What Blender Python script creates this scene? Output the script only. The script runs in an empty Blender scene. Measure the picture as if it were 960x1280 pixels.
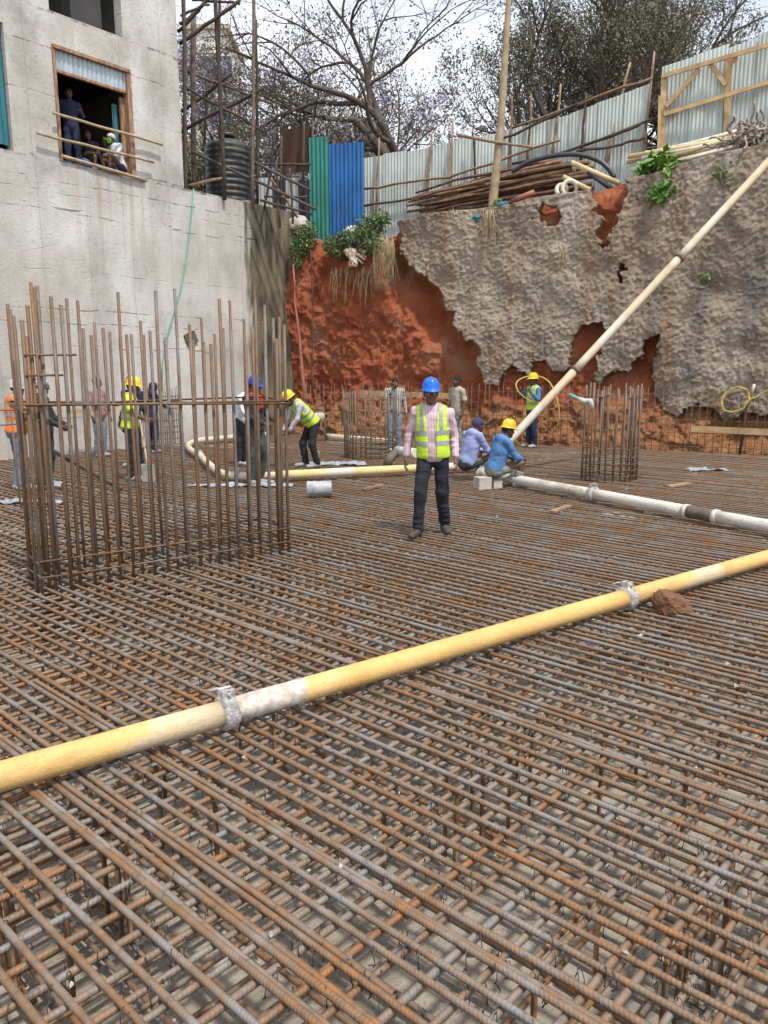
import bpy, bmesh, math, random
import numpy as np
from mathutils import Vector, Matrix

# ---------------------------------------------------------------- camera, sky, sun
SC = bpy.context.scene
COL = SC.collection
F_PX, CX, CY, HZ, CAM_H = 950.0, 480.0, 640.0, 458.0, 1.92
PITCH = math.atan((CY - HZ) / F_PX)
cam_d = bpy.data.cameras.new('camera'); cam = bpy.data.objects.new('camera', cam_d); COL.objects.link(cam)
cam.location = (0, 0, CAM_H); cam.rotation_euler = (math.pi / 2 - PITCH, 0, 0)
cam_d.sensor_fit = 'VERTICAL'; cam_d.sensor_height = 36.0; cam_d.lens = 36.0 * F_PX / 1280.0
cam_d.clip_start = 0.05; cam_d.clip_end = 3000
SC.camera = cam
SUN_EL, SUN_AZ = math.radians(63), math.radians(143)      # azimuth from +Y (into the picture) towards +X (right)
world = bpy.data.worlds.new('World'); SC.world = world; world.use_nodes = True
wn = world.node_tree.nodes; bgn = wn['Background']
sky = wn.new('ShaderNodeTexSky'); sky.sky_type = 'NISHITA'; sky.sun_disc = False
sky.sun_elevation = SUN_EL; sky.sun_rotation = SUN_AZ; sky.altitude = 1600
sky.air_density = 1.0; sky.dust_density = 6.0; sky.ozone_density = 1.0
# thin high cloud over the whole sky
wl_ = world.node_tree.links
def wnode(tp, **kw):
    n_ = wn.new(tp)
    for k_, v_ in kw.items(): setattr(n_, k_, v_)
    return n_
wtc = wnode('ShaderNodeTexCoord'); wmap = wnode('ShaderNodeMapping'); wmap.inputs['Scale'].default_value = (1.2, 1.2, 2.6); wl_.new(wtc.outputs['Generated'], wmap.inputs[0])
wno = wnode('ShaderNodeTexNoise'); wno.inputs['Scale'].default_value = 1.7; wno.inputs['Detail'].default_value = 5; wl_.new(wmap.outputs[0], wno.inputs['Vector'])
wra = wnode('ShaderNodeMapRange'); wl_.new(wno.outputs['Fac'], wra.inputs[0])
for i_, v_ in ((1, 0.36), (2, 0.56), (3, 0.35), (4, 0.92)): wra.inputs[i_].default_value = v_
wmx = wnode('ShaderNodeMix', data_type='RGBA'); wl_.new(wra.outputs[0], wmx.inputs[0]); wl_.new(sky.outputs[0], wmx.inputs[6]); wmx.inputs[7].default_value = (8.4, 8.7, 9.3, 1)
wl_.new(wmx.outputs[2], bgn.inputs[0]); bgn.inputs[1].default_value = 0.13
sun_d = bpy.data.lights.new('sun', 'SUN'); sun_o = bpy.data.objects.new('sun', sun_d); COL.objects.link(sun_o)
sun_d.energy = 3.2; sun_d.angle = math.radians(3.0); sun_d.color = (1.0, 0.95, 0.87)
_sd = Vector((math.sin(SUN_AZ) * math.cos(SUN_EL), math.cos(SUN_AZ) * math.cos(SUN_EL), math.sin(SUN_EL)))
sun_o.rotation_euler = _sd.to_track_quat('Z', 'Y').to_euler(); sun_o.location = (0, 0, 60)
vs = SC.view_settings; vs.view_transform = 'Standard'; vs.look = 'None'; vs.exposure = 0.38; vs.gamma = 1.0
SC.cycles.max_bounces = 4; SC.cycles.diffuse_bounces = 2; SC.cycles.glossy_bounces = 1; SC.cycles.use_adaptive_sampling = True; SC.cycles.adaptive_threshold = 0.03; SC.cycles.caustics_reflective = False

# ---------------------------------------------------------------- measuring: a photo point to a place on a known plane
RX, FW, UP = Vector((1, 0, 0)), Vector((0, math.cos(PITCH), -math.sin(PITCH))), Vector((0, math.sin(PITCH), math.cos(PITCH)))
def ray(px, py): return FW + RX * ((px - CX) / F_PX) - UP * ((py - CY) / F_PX)
def gp(px, py, z=0.0):
    d = ray(px, py); t = (z - CAM_H) / d.z
    return Vector((d.x * t, d.y * t, z))
def at(px, py, Y):
    d = ray(px, py); t = Y / d.y
    return Vector((d.x * t, Y, CAM_H + d.z * t))
def onplane(px, py, P, n):
    d = ray(px, py); o = Vector((0, 0, CAM_H)); t = (P - o).dot(n) / d.dot(n)
    return o + d * t

# ---------------------------------------------------------------- noise
def _h(ix, iy, iz, seed):
    h = (ix.astype(np.int64) * 374761393 + iy.astype(np.int64) * 668265263 + iz.astype(np.int64) * 2147483647 + seed * 1274126177) & 0xFFFFFFFF
    h = ((h ^ (h >> 13)) * 1274126177) & 0xFFFFFFFF
    h = ((h ^ (h >> 16)) * 2246822519) & 0xFFFFFFFF
    return ((h ^ (h >> 15)) & 0xFFFFFF) / float(0xFFFFFF) * 2 - 1
def vnoise(p, seed=0):
    p = np.asarray(p, float); i = np.floor(p).astype(np.int64); f = p - i; u = f * f * (3 - 2 * f)
    out = 0
    for dx in (0, 1):
        for dy in (0, 1):
            for dz in (0, 1):
                w = (u[..., 0] if dx else 1 - u[..., 0]) * (u[..., 1] if dy else 1 - u[..., 1]) * (u[..., 2] if dz else 1 - u[..., 2])
                out = out + w * _h(i[..., 0] + dx, i[..., 1] + dy, i[..., 2] + dz, seed)
    return out
def fbm(p, o=4, seed=0):
    p = np.asarray(p, float); a, s, t = 0.5, 0, 1.0
    for k in range(o):
        s = s + a * vnoise(p * t + k * 7.3, seed + k); a *= 0.5; t *= 2.03
    return s
def worley(x, y, seed=0):                              # distance to the nearest stone centre and that stone's own random number
    ix, iy = np.floor(x).astype(np.int64), np.floor(y).astype(np.int64); best = np.full(x.shape, 9.0); idn = np.zeros(x.shape)
    for dx in (-1, 0, 1):
        for dy in (-1, 0, 1):
            cx_, cy_ = ix + dx, iy + dy; z_ = cx_ * 0; px_ = cx_ + 0.5 + 0.45 * _h(cx_, cy_, z_, seed); py_ = cy_ + 0.5 + 0.45 * _h(cx_, cy_, z_ + 1, seed)
            d = np.sqrt((x - px_) ** 2 + (y - py_) ** 2); m_ = d < best; best = np.where(m_, d, best); idn = np.where(m_, _h(cx_, cy_, z_ + 2, seed), idn)
    return best, idn
def sstep(a, b, x):
    t = np.clip((x - a) / (b - a), 0, 1); return t * t * (3 - 2 * t)

# ---------------------------------------------------------------- objects
def mesh_from(name, V, Fc, mats, smooth=True, fm=None):
    me = bpy.data.meshes.new(name)
    if isinstance(V, np.ndarray) and isinstance(Fc, np.ndarray):
        nv, (nf, k) = len(V), Fc.shape
        me.vertices.add(nv); me.vertices.foreach_set('co', np.ascontiguousarray(V, np.float32).ravel())
        me.loops.add(nf * k); me.loops.foreach_set('vertex_index', np.ascontiguousarray(Fc, np.int32).ravel())
        me.polygons.add(nf)
        me.polygons.foreach_set('loop_start', np.arange(0, nf * k, k, dtype=np.int32))
        me.polygons.foreach_set('loop_total', np.full(nf, k, np.int32))
        me.update(calc_edges=True)
    else:
        me.from_pydata([tuple(v) for v in V], [], [tuple(f) for f in Fc])
    for m in (mats if isinstance(mats, (list, tuple)) else [mats]): me.materials.append(m)
    n = len(me.polygons)
    if smooth is True: me.polygons.foreach_set('use_smooth', np.ones(n, bool))
    elif smooth is not False: me.polygons.foreach_set('use_smooth', np.asarray(smooth, bool))
    if fm is not None: me.polygons.foreach_set('material_index', np.asarray(fm, np.int32))
    me.update()
    return me
def link(name, me, parent=None):
    o = bpy.data.objects.new(name, me); COL.objects.link(o)
    if parent is not None:
        o.parent = parent; base = Vector((0, 0, 0)); q = parent
        while q is not None and q.type == 'EMPTY': base += q.location; q = q.parent
        o.matrix_parent_inverse = Matrix.Translation(-base)
    return o
def thing(name, loc, label, cat, group=None):
    o = bpy.data.objects.new(name, None); COL.objects.link(o); o.location = loc; o.empty_display_size = 0.1
    return tag(o, label, cat, group)
def tag(o, label=None, cat=None, group=None, kind=None):
    if label: o['label'] = label
    if cat: o['category'] = cat
    if group: o['group'] = group
    if kind: o['kind'] = kind
    return o
def subpart(child, parent):           # child of a part that is a mesh at its thing's frame
    child.parent = parent; child.matrix_parent_inverse = Matrix.Identity(4); return child

class MB:
    def __init__(s): s.v = []; s.f = []; s.sm = []
    def _add(s, vs_, fs, sm): 
        b = len(s.v); s.v += [tuple(v) for v in vs_]; s.f += [tuple(i + b for i in f) for f in fs]; s.sm += [sm] * len(fs); return s
    def box(s, c, sz, R=None, taper=0):
        x, y, z = sz[0] / 2, sz[1] / 2, sz[2] / 2; c = Vector(c); R = R or Matrix.Identity(3)
        P = [Vector((a * x, b * y, d * z)) for a in (-1, 1) for b in (-1, 1) for d in (-1, 1)]
        s._add([c + R @ p for p in P], [(0, 1, 3, 2), (4, 6, 7, 5), (0, 4, 5, 1), (2, 3, 7, 6), (0, 2, 6, 4), (1, 5, 7, 3)], False); return s
    def beam(s, a, b, w, h, up=(0, 0, 1)):
        a, b = Vector(a), Vector(b); d = (b - a); L = d.length; d.normalize(); u = Vector(up)
        y = u.cross(d)
        if y.length < 1e-4: y = Vector((1, 0, 0)).cross(d)
        y.normalize(); z = d.cross(y)
        R = Matrix((d, y, z)).transposed()
        return s.box((a + b) / 2, (L, w, h), R)
    def tube(s, pts, r, n=8, cap=True, wob=0, seed=0):
        pts = [Vector(p) for p in pts]; m = len(pts)
        rs = r if isinstance(r, (list, tuple, np.ndarray)) else [r] * m
        rnd = random.Random(seed); vs_, fs = [], []
        t0 = (pts[1] - pts[0]).normalized(); nrm = t0.orthogonal().normalized()
        for i, p in enumerate(pts):
            t = (pts[min(i + 1, m - 1)] - pts[max(i - 1, 0)]).normalized()
            nrm = nrm - t * nrm.dot(t)
            if nrm.length < 1e-5: nrm = t.orthogonal()
            nrm.normalize(); bn = t.cross(nrm)
            for k in range(n):
                a = 2 * math.pi * k / n; q = rs[i] * (1 + (rnd.uniform(-wob, wob) if wob else 0))
                vs_.append(p + (nrm * math.cos(a) + bn * math.sin(a)) * q)
        for i in range(m - 1):
            for k in range(n): fs.append((i * n + k, i * n + (k + 1) % n, (i + 1) * n + (k + 1) % n, (i + 1) * n + k))
        s._add(vs_, fs, True)
        if cap:
            b = len(s.v) - m * n
            s.f += [tuple(b + k for k in reversed(range(n))), tuple(b + (m - 1) * n + k for k in range(n))]; s.sm += [False, False]
        return s
    def lathe(s, prof, n=24, M=None, smooth=True, fn=None):      # prof: (r, z); axis z
        M = M or Matrix.Identity(4); vs_, fs = [], []
        for r, z in prof:
            for k in range(n):
                a = 2 * math.pi * k / n; p = Vector((r * math.cos(a), r * math.sin(a), z))
                if fn: p = fn(p)
                vs_.append(M @ p)
        for i in range(len(prof) - 1):
            for k in range(n): fs.append((i * n + k, i * n + (k + 1) % n, (i + 1) * n + (k + 1) % n, (i + 1) * n + k))
        return s._add(vs_, fs, smooth)
    def build(s, name, mat, parent=None):
        me = mesh_from(name, s.v, s.f, mat, smooth=s.sm); return link(name, me, parent)
def single(mb, name, mat, label, cat, group=None): return tag(mb.build(name, mat), label, cat, group)
def lerp(a, b, t): return a + (b - a) * t
def crooked(a, b, n, amp, rnd):
    a, b = Vector(a), Vector(b); d = (b - a).normalized(); x = d.orthogonal().normalized(); y = d.cross(x)
    out = []; ox = oy = 0
    for i in range(n + 1):
        t = i / n
        if 0 < i < n: ox = 0.6 * ox + rnd.uniform(-amp, amp); oy = 0.6 * oy + rnd.uniform(-amp, amp)
        else: ox = oy = 0
        out.append(a.lerp(b, t) + x * ox + y * oy)
    return out

# ---------------------------------------------------------------- materials
class NT:
    def __init__(s, name):
        s.m = bpy.data.materials.new(name); s.m.use_nodes = True; t = s.m.node_tree; s.n, s.l = t.nodes, t.links; s.b = s.n['Principled BSDF']
        tc = s.n.new('ShaderNodeTexCoord'); s.obj = tc.outputs['Object']; s.gen = tc.outputs['Generated']
        g = s.n.new('ShaderNodeNewGeometry'); s.pos = g.outputs['Position']; s.nrm = g.outputs['Normal']
        s.rnd = s.n.new('ShaderNodeObjectInfo').outputs['Random']
    def put(s, sock, v):
        if isinstance(v, bpy.types.NodeSocket): s.l.new(v, sock)
        elif isinstance(v, (tuple, list)) and len(v) == 3 and sock.type == 'RGBA': sock.default_value = (*v, 1)
        else: sock.default_value = v
    def mapv(s, vec, scale=(1, 1, 1), loc=(0, 0, 0), rot=(0, 0, 0)):
        n = s.n.new('ShaderNodeMapping'); s.put(n.inputs[0], vec); n.inputs['Scale'].default_value = scale; n.inputs['Location'].default_value = loc; n.inputs['Rotation'].default_value = rot
        return n.outputs[0]
    def noise(s, vec, scale, detail=4, rough=0.55, dist=0.0):
        n = s.n.new('ShaderNodeTexNoise'); s.put(n.inputs['Vector'], vec); n.inputs['Scale'].default_value = scale; n.inputs['Detail'].default_value = detail
        n.inputs['Roughness'].default_value = rough; n.inputs['Distortion'].default_value = dist; return n.outputs['Fac']
    def voro(s, vec, scale, feat='F1', out='Distance'):
        n = s.n.new('ShaderNodeTexVoronoi'); n.feature = feat; s.put(n.inputs['Vector'], vec); n.inputs['Scale'].default_value = scale; return n.outputs[out]
    def wave(s, vec, scale, dist=0, dscale=1, axis='X', detail=2):
        n = s.n.new('ShaderNodeTexWave'); n.bands_direction = axis; s.put(n.inputs['Vector'], vec); n.inputs['Scale'].default_value = scale
        n.inputs['Distortion'].default_value = dist; n.inputs['Detail Scale'].default_value = dscale; n.inputs['Detail'].default_value = detail; return n.outputs['Fac']
    def ramp(s, fac, stops):
        n = s.n.new('ShaderNodeValToRGB'); s.put(n.inputs[0], fac); e = n.color_ramp.elements
        while len(e) < len(stops): e.new(0.5)
        for q, (p, c) in zip(e, stops): q.position = p; q.color = (*c, 1) if isinstance(c, (tuple, list)) else (c, c, c, 1)
        return n.outputs[0]
    def mix(s, fac, a, b, blend='MIX'):
        n = s.n.new('ShaderNodeMix'); n.data_type = 'RGBA'; n.blend_type = blend; s.put(n.inputs[0], fac); s.put(n.inputs[6], a); s.put(n.inputs[7], b); return n.outputs[2]
    def math(s, op, a, b=0.0, clamp=False):
        n = s.n.new('ShaderNodeMath'); n.operation = op; n.use_clamp = clamp; s.put(n.inputs[0], a); s.put(n.inputs[1], b); return n.outputs[0]
    def sep(s, vec):
        n = s.n.new('ShaderNodeSeparateXYZ'); s.put(n.inputs[0], vec); return n.outputs
    def band(s, v, a, b, lo=0.0, hi=1.0):
        n = s.n.new('ShaderNodeMapRange'); s.put(n.inputs[0], v); n.inputs[1].default_value = a; n.inputs[2].default_value = b; n.inputs[3].default_value = lo; n.inputs[4].default_value = hi; n.interpolation_type = 'SMOOTHSTEP'; return n.outputs[0]
    def done(s, color, rough=0.8, metal=0.0, bump=None, strength=0.3, dist=0.02, spec=None):
        s.put(s.b.inputs['Base Color'], color); s.put(s.b.inputs['Roughness'], rough); s.put(s.b.inputs['Metallic'], metal)
        if spec is not None: s.b.inputs['Specular IOR Level'].default_value = spec
        if bump is not None:
            n = s.n.new('ShaderNodeBump'); n.inputs['Strength'].default_value = strength; n.inputs['Distance'].default_value = dist
            s.put(n.inputs['Height'], bump); s.l.new(n.outputs[0], s.b.inputs['Normal'])
        return s.m
def simple(name, c1, c2=None, scale=6, rough=0.8, bump=0.25, bscale=30, metal=0.0, stretch=(1, 1, 1), rnd=0.0, dist=0.02, world=False, spec=None):
    t = NT(name); c2 = c2 or tuple(x * 0.75 for x in c1)
    v = t.mapv(t.pos if world else t.obj, stretch)
    c = t.ramp(t.noise(v, scale, 5), [(0.36, c2), (0.64, c1)])
    if rnd:
        k = t.math('ADD', t.math('MULTIPLY', t.rnd, 2 * rnd), 1 - rnd)
        n = t.n.new('ShaderNodeVectorMath'); n.operation = 'SCALE'; t.put(n.inputs[0], c); t.put(n.inputs['Scale'], k); c = n.outputs[0]
    return t.done(c, rough, metal, t.noise(v, bscale, 4), bump, dist, spec)

def rebar_mat(name, shift=0.0, k=1.0):
    t = NT(name)
    v = t.mapv(t.pos, (1, 1, 1))
    big = t.noise(v, 3.2, 5, 0.7); fine = t.noise(v, 24, 3, 0.6)
    f = t.math('ADD', t.math('MULTIPLY', t.math('SUBTRACT', big, 0.5), 1.7), 0.38 + shift); f = t.math('ADD', f, t.math('MULTIPLY', t.rnd, 0.14))
    c = t.ramp(f, [(0.18, (0.20, 0.19, 0.18)), (0.38, (0.18, 0.13, 0.092)), (0.60, (0.17, 0.098, 0.052)), (0.82, (0.27, 0.12, 0.042))])
    c = t.mix(t.ramp(fine, [(0.50, 0.0), (0.72, 0.55)]), c, (0.32, 0.145, 0.055))
    c = t.mix(t.ramp(fine, [(0.30, 0.55), (0.42, 0.0)]), c, (0.06, 0.042, 0.033))
    if k != 1.0:  # scales the whole colour darker, painting shade onto upright bars
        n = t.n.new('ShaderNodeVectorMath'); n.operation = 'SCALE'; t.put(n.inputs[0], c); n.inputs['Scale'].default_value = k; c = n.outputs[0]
    return t.done(c, 0.6, 0.1)
# ---------------------------------------------------------------- material list
M = {}
M['rebar'] = rebar_mat('rebar_steel'); M['rebar_rust'] = rebar_mat('rebar_rusty', 0.09); M['rebar_grey'] = rebar_mat('rebar_plain', -0.12); M['up_brown_shaded'] = rebar_mat('upright_brown_shaded', 0.02, 0.72); M['up_rust_shaded'] = rebar_mat('upright_rusty_shaded', 0.12, 0.78); M['up_grey_shaded'] = rebar_mat('upright_grey_shaded', -0.14, 0.75); M['greypole'] = simple('grey_pole', (0.17, 0.135, 0.105), (0.09, 0.07, 0.055), 9, 0.9, 0.4, rnd=0.2)  # uprights: rebar colours darkened, shade under a high sun painted in
M['wire'] = simple('tie_wire', (0.05, 0.04, 0.035), rough=0.6)
M['timber'] = simple('sawn_timber', (0.54, 0.38, 0.20), (0.38, 0.25, 0.12), 5, 0.75, stretch=(1, 1, 1), rnd=0.15)
M['pole'] = simple('rough_pole', (0.33, 0.225, 0.14), (0.19, 0.12, 0.07), 9, 0.9, 0.4, rnd=0.3)
M['darkpole'] = simple('dark_pole', (0.085, 0.062, 0.048), (0.045, 0.033, 0.027), 9, 0.9, 0.4, rnd=0.3)
M['pilepole'] = simple('pile_pole', (0.24, 0.14, 0.085), (0.10, 0.055, 0.035), 7, 0.9, 0.5, rnd=0.45)
M['bamboo'] = simple('bamboo', (0.43, 0.335, 0.20), (0.28, 0.21, 0.125), 6, 0.6, 0.2, rnd=0.12)
M['cloth_white'] = simple('white_cloth', (0.72, 0.72, 0.72), (0.6, 0.6, 0.62), 8, 0.9)
M['plastic_yellow'] = simple('yellow_plastic', (0.62, 0.50, 0.27), (0.46, 0.36, 0.19), 5, 0.5, rnd=0.12)
M['plastic_white'] = simple('white_plastic', (0.62, 0.58, 0.48), (0.45, 0.41, 0.33), 5, 0.5, rnd=0.12)
M['hose_yellow'] = simple('yellow_hose', (0.56, 0.42, 0.08), (0.40, 0.30, 0.07), 6, 0.5)
M['hose_black'] = simple('black_hose', (0.045, 0.05, 0.065), (0.03, 0.03, 0.04), 6, 0.45)
M['hose_green'] = simple('green_hose', (0.10, 0.42, 0.30), (0.08, 0.32, 0.24), 6, 0.5)
M['tank'] = simple('tank_plastic', (0.022, 0.023, 0.026), (0.05, 0.048, 0.045), 3, 0.42, 0.15)
M['redpipe'] = simple('red_clay_pipe', (0.34, 0.12, 0.08), rough=0.7)
M['rag_blue'] = simple('blue_rag', (0.03, 0.17, 0.22), rough=0.8)
M['rock'] = simple('red_stone', (0.21, 0.095, 0.045), (0.11, 0.05, 0.027), 9, 0.85, 0.6, 45)
M['block'] = simple('concrete_block', (0.50, 0.46, 0.40), (0.38, 0.35, 0.30), 9, 0.9, 0.4)
M['white_wall'] = simple('far_white_wall', (0.75, 0.73, 0.68), (0.65, 0.62, 0.57), 0.6, 0.9)
M['glass'] = simple('far_glass', (0.05, 0.07, 0.09), rough=0.2)
M['leaf'] = simple('green_leaf', (0.115, 0.19, 0.05), (0.07, 0.115, 0.035), 3, 0.55, 0, rnd=0.1, world=True)
M['leaf2'] = simple('bright_leaf', (0.16, 0.30, 0.05), (0.08, 0.18, 0.03), 5, 0.5, 0, world=True)
M['dry'] = simple('dry_grass', (0.42, 0.33, 0.19), (0.27, 0.20, 0.11), 6, 0.9, 0, world=True)
M['olive'] = simple('olive_foliage', (0.15, 0.145, 0.085), (0.085, 0.085, 0.05), 0.7, 0.7, 0, world=True)  # foliage colour lightened, haze over the distant trees painted in
M['olive2'] = simple('grey_foliage', (0.17, 0.155, 0.10), (0.10, 0.09, 0.06), 0.7, 0.7, 0, world=True)
M['fresh'] = simple('spring_foliage', (0.17, 0.21, 0.06), (0.11, 0.13, 0.05), 0.7, 0.7, 0, world=True)
M['purple'] = simple('jacaranda_blossom', (0.46, 0.41, 0.62), (0.34, 0.30, 0.47), 1.2, 0.8, 0, world=True)
M['bark'] = simple('bark', (0.10, 0.083, 0.068), (0.055, 0.045, 0.038), 4, 0.95, 0.5, 12, world=True)  # bark colour lightened to stand for haze
M['bark2'] = simple('grey_bark', (0.14, 0.12, 0.10), (0.07, 0.06, 0.05), 4, 0.95, 0.5, 12, world=True)
M['root'] = simple('pale_root', (0.66, 0.58, 0.47), (0.30, 0.19, 0.12), 6, 0.9)
M['spill'] = simple('spilt_concrete', (0.42, 0.40, 0.37), (0.28, 0.26, 0.235), 5, 0.85, 0.5, 25)
M['sheetplastic'] = simple('plastic_sheet', (0.38, 0.40, 0.45), (0.22, 0.24, 0.27), 9, 0.35, 0.4, 9)
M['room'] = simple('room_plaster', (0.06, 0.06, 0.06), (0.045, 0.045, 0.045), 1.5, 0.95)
M['navy_sheet'] = simple('navy_sheet', (0.03, 0.04, 0.06), rough=0.6)

def corr_mat(name, c, rust=0.0, dirt=0.35, rough=0.45, metal=0.3, rnd=0.1):
    t = NT(name); v = t.mapv(t.obj, (1, 1, 0.25))
    col = t.ramp(t.noise(v, 4, 5), [(0.35, tuple(x * (1 - dirt) for x in c)), (0.62, c)])
    k = t.math('ADD', t.math('MULTIPLY', t.rnd, 2 * rnd), 1 - rnd)
    n = t.n.new('ShaderNodeVectorMath'); n.operation = 'SCALE'; t.put(n.inputs[0], col); t.put(n.inputs['Scale'], k); col = n.outputs[0]
    if rust: 
        z = t.sep(t.gen)[2]
        f = t.math('ADD', t.noise(v, 7, 5), t.band(z, 0.0, 0.35, 0.12, 0.0))
        col = t.mix(t.ramp(f, [(0.60, 0.0), (0.70, rust)]), col, (0.20, 0.11, 0.06))
    return t.done(col, rough, metal, t.noise(t.obj, 9, 3), 0.15, 0.02)
M['galv'] = corr_mat('galvanised_sheet', (0.55, 0.61, 0.58), 0.5, 0.28, 0.55, 0.08)
M['galv_old'] = corr_mat('dull_galvanised_sheet', (0.50, 0.525, 0.53), 0.5, 0.25)
M['galv_win'] = corr_mat('window_sheet', (0.40, 0.47, 0.50), 0.1, 0.2)
M['teal'] = corr_mat('teal_sheet', (0.03, 0.17, 0.20), 0.1, 0.3)
M['green_sheet'] = corr_mat('green_sheet', (0.045, 0.26, 0.21), 0.55, 0.3)
M['blue_sheet'] = corr_mat('blue_sheet', (0.028, 0.16, 0.43), 0.45, 0.35)
M['brown_sheet'] = corr_mat('rusty_sheet', (0.085, 0.042, 0.03), 0.4, 0.4, 0.8)

def pipe_mat(name, base, crust, amount, rust=0.3):
    t = NT(name); v = t.mapv(t.obj, (0.6, 1, 1))
    c = t.ramp(t.noise(v, 3, 5), [(0.35, tuple(x * 0.82 for x in base)), (0.65, base)])
    c = t.mix(t.ramp(t.noise(t.mapv(t.obj, (0.35, 1, 1)), 9, 6, 0.7), [(0.56, 0.0), (0.70, rust)]), c, (0.45, 0.19, 0.05))
    f = t.math('ADD', t.noise(t.mapv(t.obj, (0.8, 1, 1), (3, 1, 2)), 2.2, 6, 0.65), amount - 0.5)
    c = t.mix(t.ramp(f, [(0.49, 0.0), (0.56, 0.9)]), c, crust)
    c = t.mix(t.ramp(t.noise(t.obj, 45, 5, 0.7), [(0.55, 0.0), (0.66, 0.55)]), c, (0.30, 0.23, 0.14))
    c = t.mix(t.ramp(t.noise(t.mapv(t.obj, (0.15, 1, 1), (1, 5, 2)), 14, 5, 0.7), [(0.58, 0.0), (0.66, 0.5)]), c, (0.40, 0.27, 0.13))
    return t.done(c, 0.7, 0.0, t.noise(t.obj, 40, 5, 0.7), 0.6, 0.008)
M['pipe_yellow'] = pipe_mat('yellow_painted_pipe', (0.63, 0.415, 0.15), (0.54, 0.45, 0.31), 0.48, 0.6)
M['pipe_cream'] = pipe_mat('cream_pipe', (0.68, 0.52, 0.24), (0.58, 0.53, 0.45), 0.50)
M['pipe_grey'] = pipe_mat('crusted_pipe', (0.42, 0.38, 0.32), (0.60, 0.57, 0.52), 0.62)
M['pipe_pale'] = pipe_mat('pale_pipe', (0.58, 0.48, 0.32), (0.56, 0.51, 0.43), 0.56)
M['crust'] = simple('clamp_crust', (0.55, 0.54, 0.52), (0.28, 0.265, 0.25), 14, 0.9, 0.9, 60)
M['darkcrust'] = simple('dark_pipe_end', (0.14, 0.11, 0.08), (0.07, 0.06, 0.05), 8, 0.8, 0.5)

def wall_mat(name, low, joints=()):
    t = NT(name); X, Y, Z = t.sep(t.obj)
    c = t.ramp(t.noise(t.mapv(t.obj, (1, 1, 0.8)), 0.9, 6, 0.6), [(0.3, (0.30, 0.29, 0.265)), (0.46, (0.48, 0.47, 0.445)), (0.7, (0.61, 0.60, 0.575))])
    c = t.mix(t.ramp(t.noise(t.mapv(t.obj, (1, 1, 0.7), (7, 2, 4)), 0.45, 5, 0.6), [(0.44, 0.0), (0.64, 0.55)]), c, (0.36, 0.325, 0.27))
    c = t.mix(t.ramp(t.noise(t.mapv(t.obj, (1.1, 1, 0.22)), 1.3, 5, 0.6), [(0.46, 0.0), (0.70, 0.5)]), c, (0.32, 0.30, 0.265))
    c = t.mix(t.ramp(t.noise(t.mapv(t.obj, (1, 1, 1)), 9, 6, 0.7), [(0.57, 0.0), (0.69, 0.6)]), c, (0.22, 0.20, 0.18))
    # pour joints: uneven thin dark lines
    zz = t.math('ADD', Z, t.math('MULTIPLY', t.noise(t.mapv(t.obj, (1, 1, 1)), 1.1, 5), 0.12))
    saw = t.math('ABSOLUTE', t.math('SUBTRACT', t.math('FRACT', t.math('MULTIPLY', zz, 0.62 if low else 0.46)), 0.5))
    ln = t.band(saw, 0.0, 0.010, 1.0, 0.0)
    ln = t.math('MULTIPLY', ln, t.ramp(t.noise(t.mapv(t.obj, (1, 1, 0.3)), 1.7, 4), [(0.48, 0.0), (0.60, 0.8)]))
    for jh, jw in joints:
        jz_ = t.math('ABSOLUTE', t.math('SUBTRACT', t.math('ADD', Z, t.math('MULTIPLY', t.math('SUBTRACT', t.noise(t.mapv(t.obj, (1, 1, 0.2)), 1.3, 6, 0.6), 0.5), 0.16)), jh))
        lw = t.math('MULTIPLY', t.band(jz_, jw * 0.35, jw, 1.0, 0.0), t.ramp(t.noise(t.mapv(t.obj, (1, 1, 0.2), (jh, 3, 1)), 2.6, 4, 0.65), [(0.47, 0.05), (0.60, 0.9)])); ln = t.math('MAXIMUM', ln, lw)
    crk = t.voro(t.mapv(t.mix(0.12, t.obj, t.noise(t.obj, 3, 4)), (0.7, 1, 1.1)), 0.75, 'DISTANCE_TO_EDGE')
    ck = t.math('MULTIPLY', t.band(crk, 0.0, 0.006, 1.0, 0.0), t.ramp(t.noise(t.obj, 0.8, 3), [(0.60, 0.0), (0.68, 0.5)]))
    dark = t.math('MAXIMUM', ln, ck)
    c = t.mix(t.math('MULTIPLY', dark, 0.72), c, (0.12, 0.105, 0.09))
    # form board seams
    fs = t.math('ABSOLUTE', t.math('SUBTRACT', t.math('FRACT', t.math('MULTIPLY', X, 0.9)), 0.5))
    seam = t.band(fs, 0.0, 0.012, 1.0, 0.0)
    c = t.mix(t.math('MULTIPLY', seam, 0.25), c, (0.2, 0.19, 0.17))
    h = t.math('ADD', t.noise(t.obj, 14, 6, 0.65), t.math('MULTIPLY', dark, -0.8)); h = t.math('ADD', h, t.math('MULTIPLY', seam, -0.5))
    return t, c, h, X, Z
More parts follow.
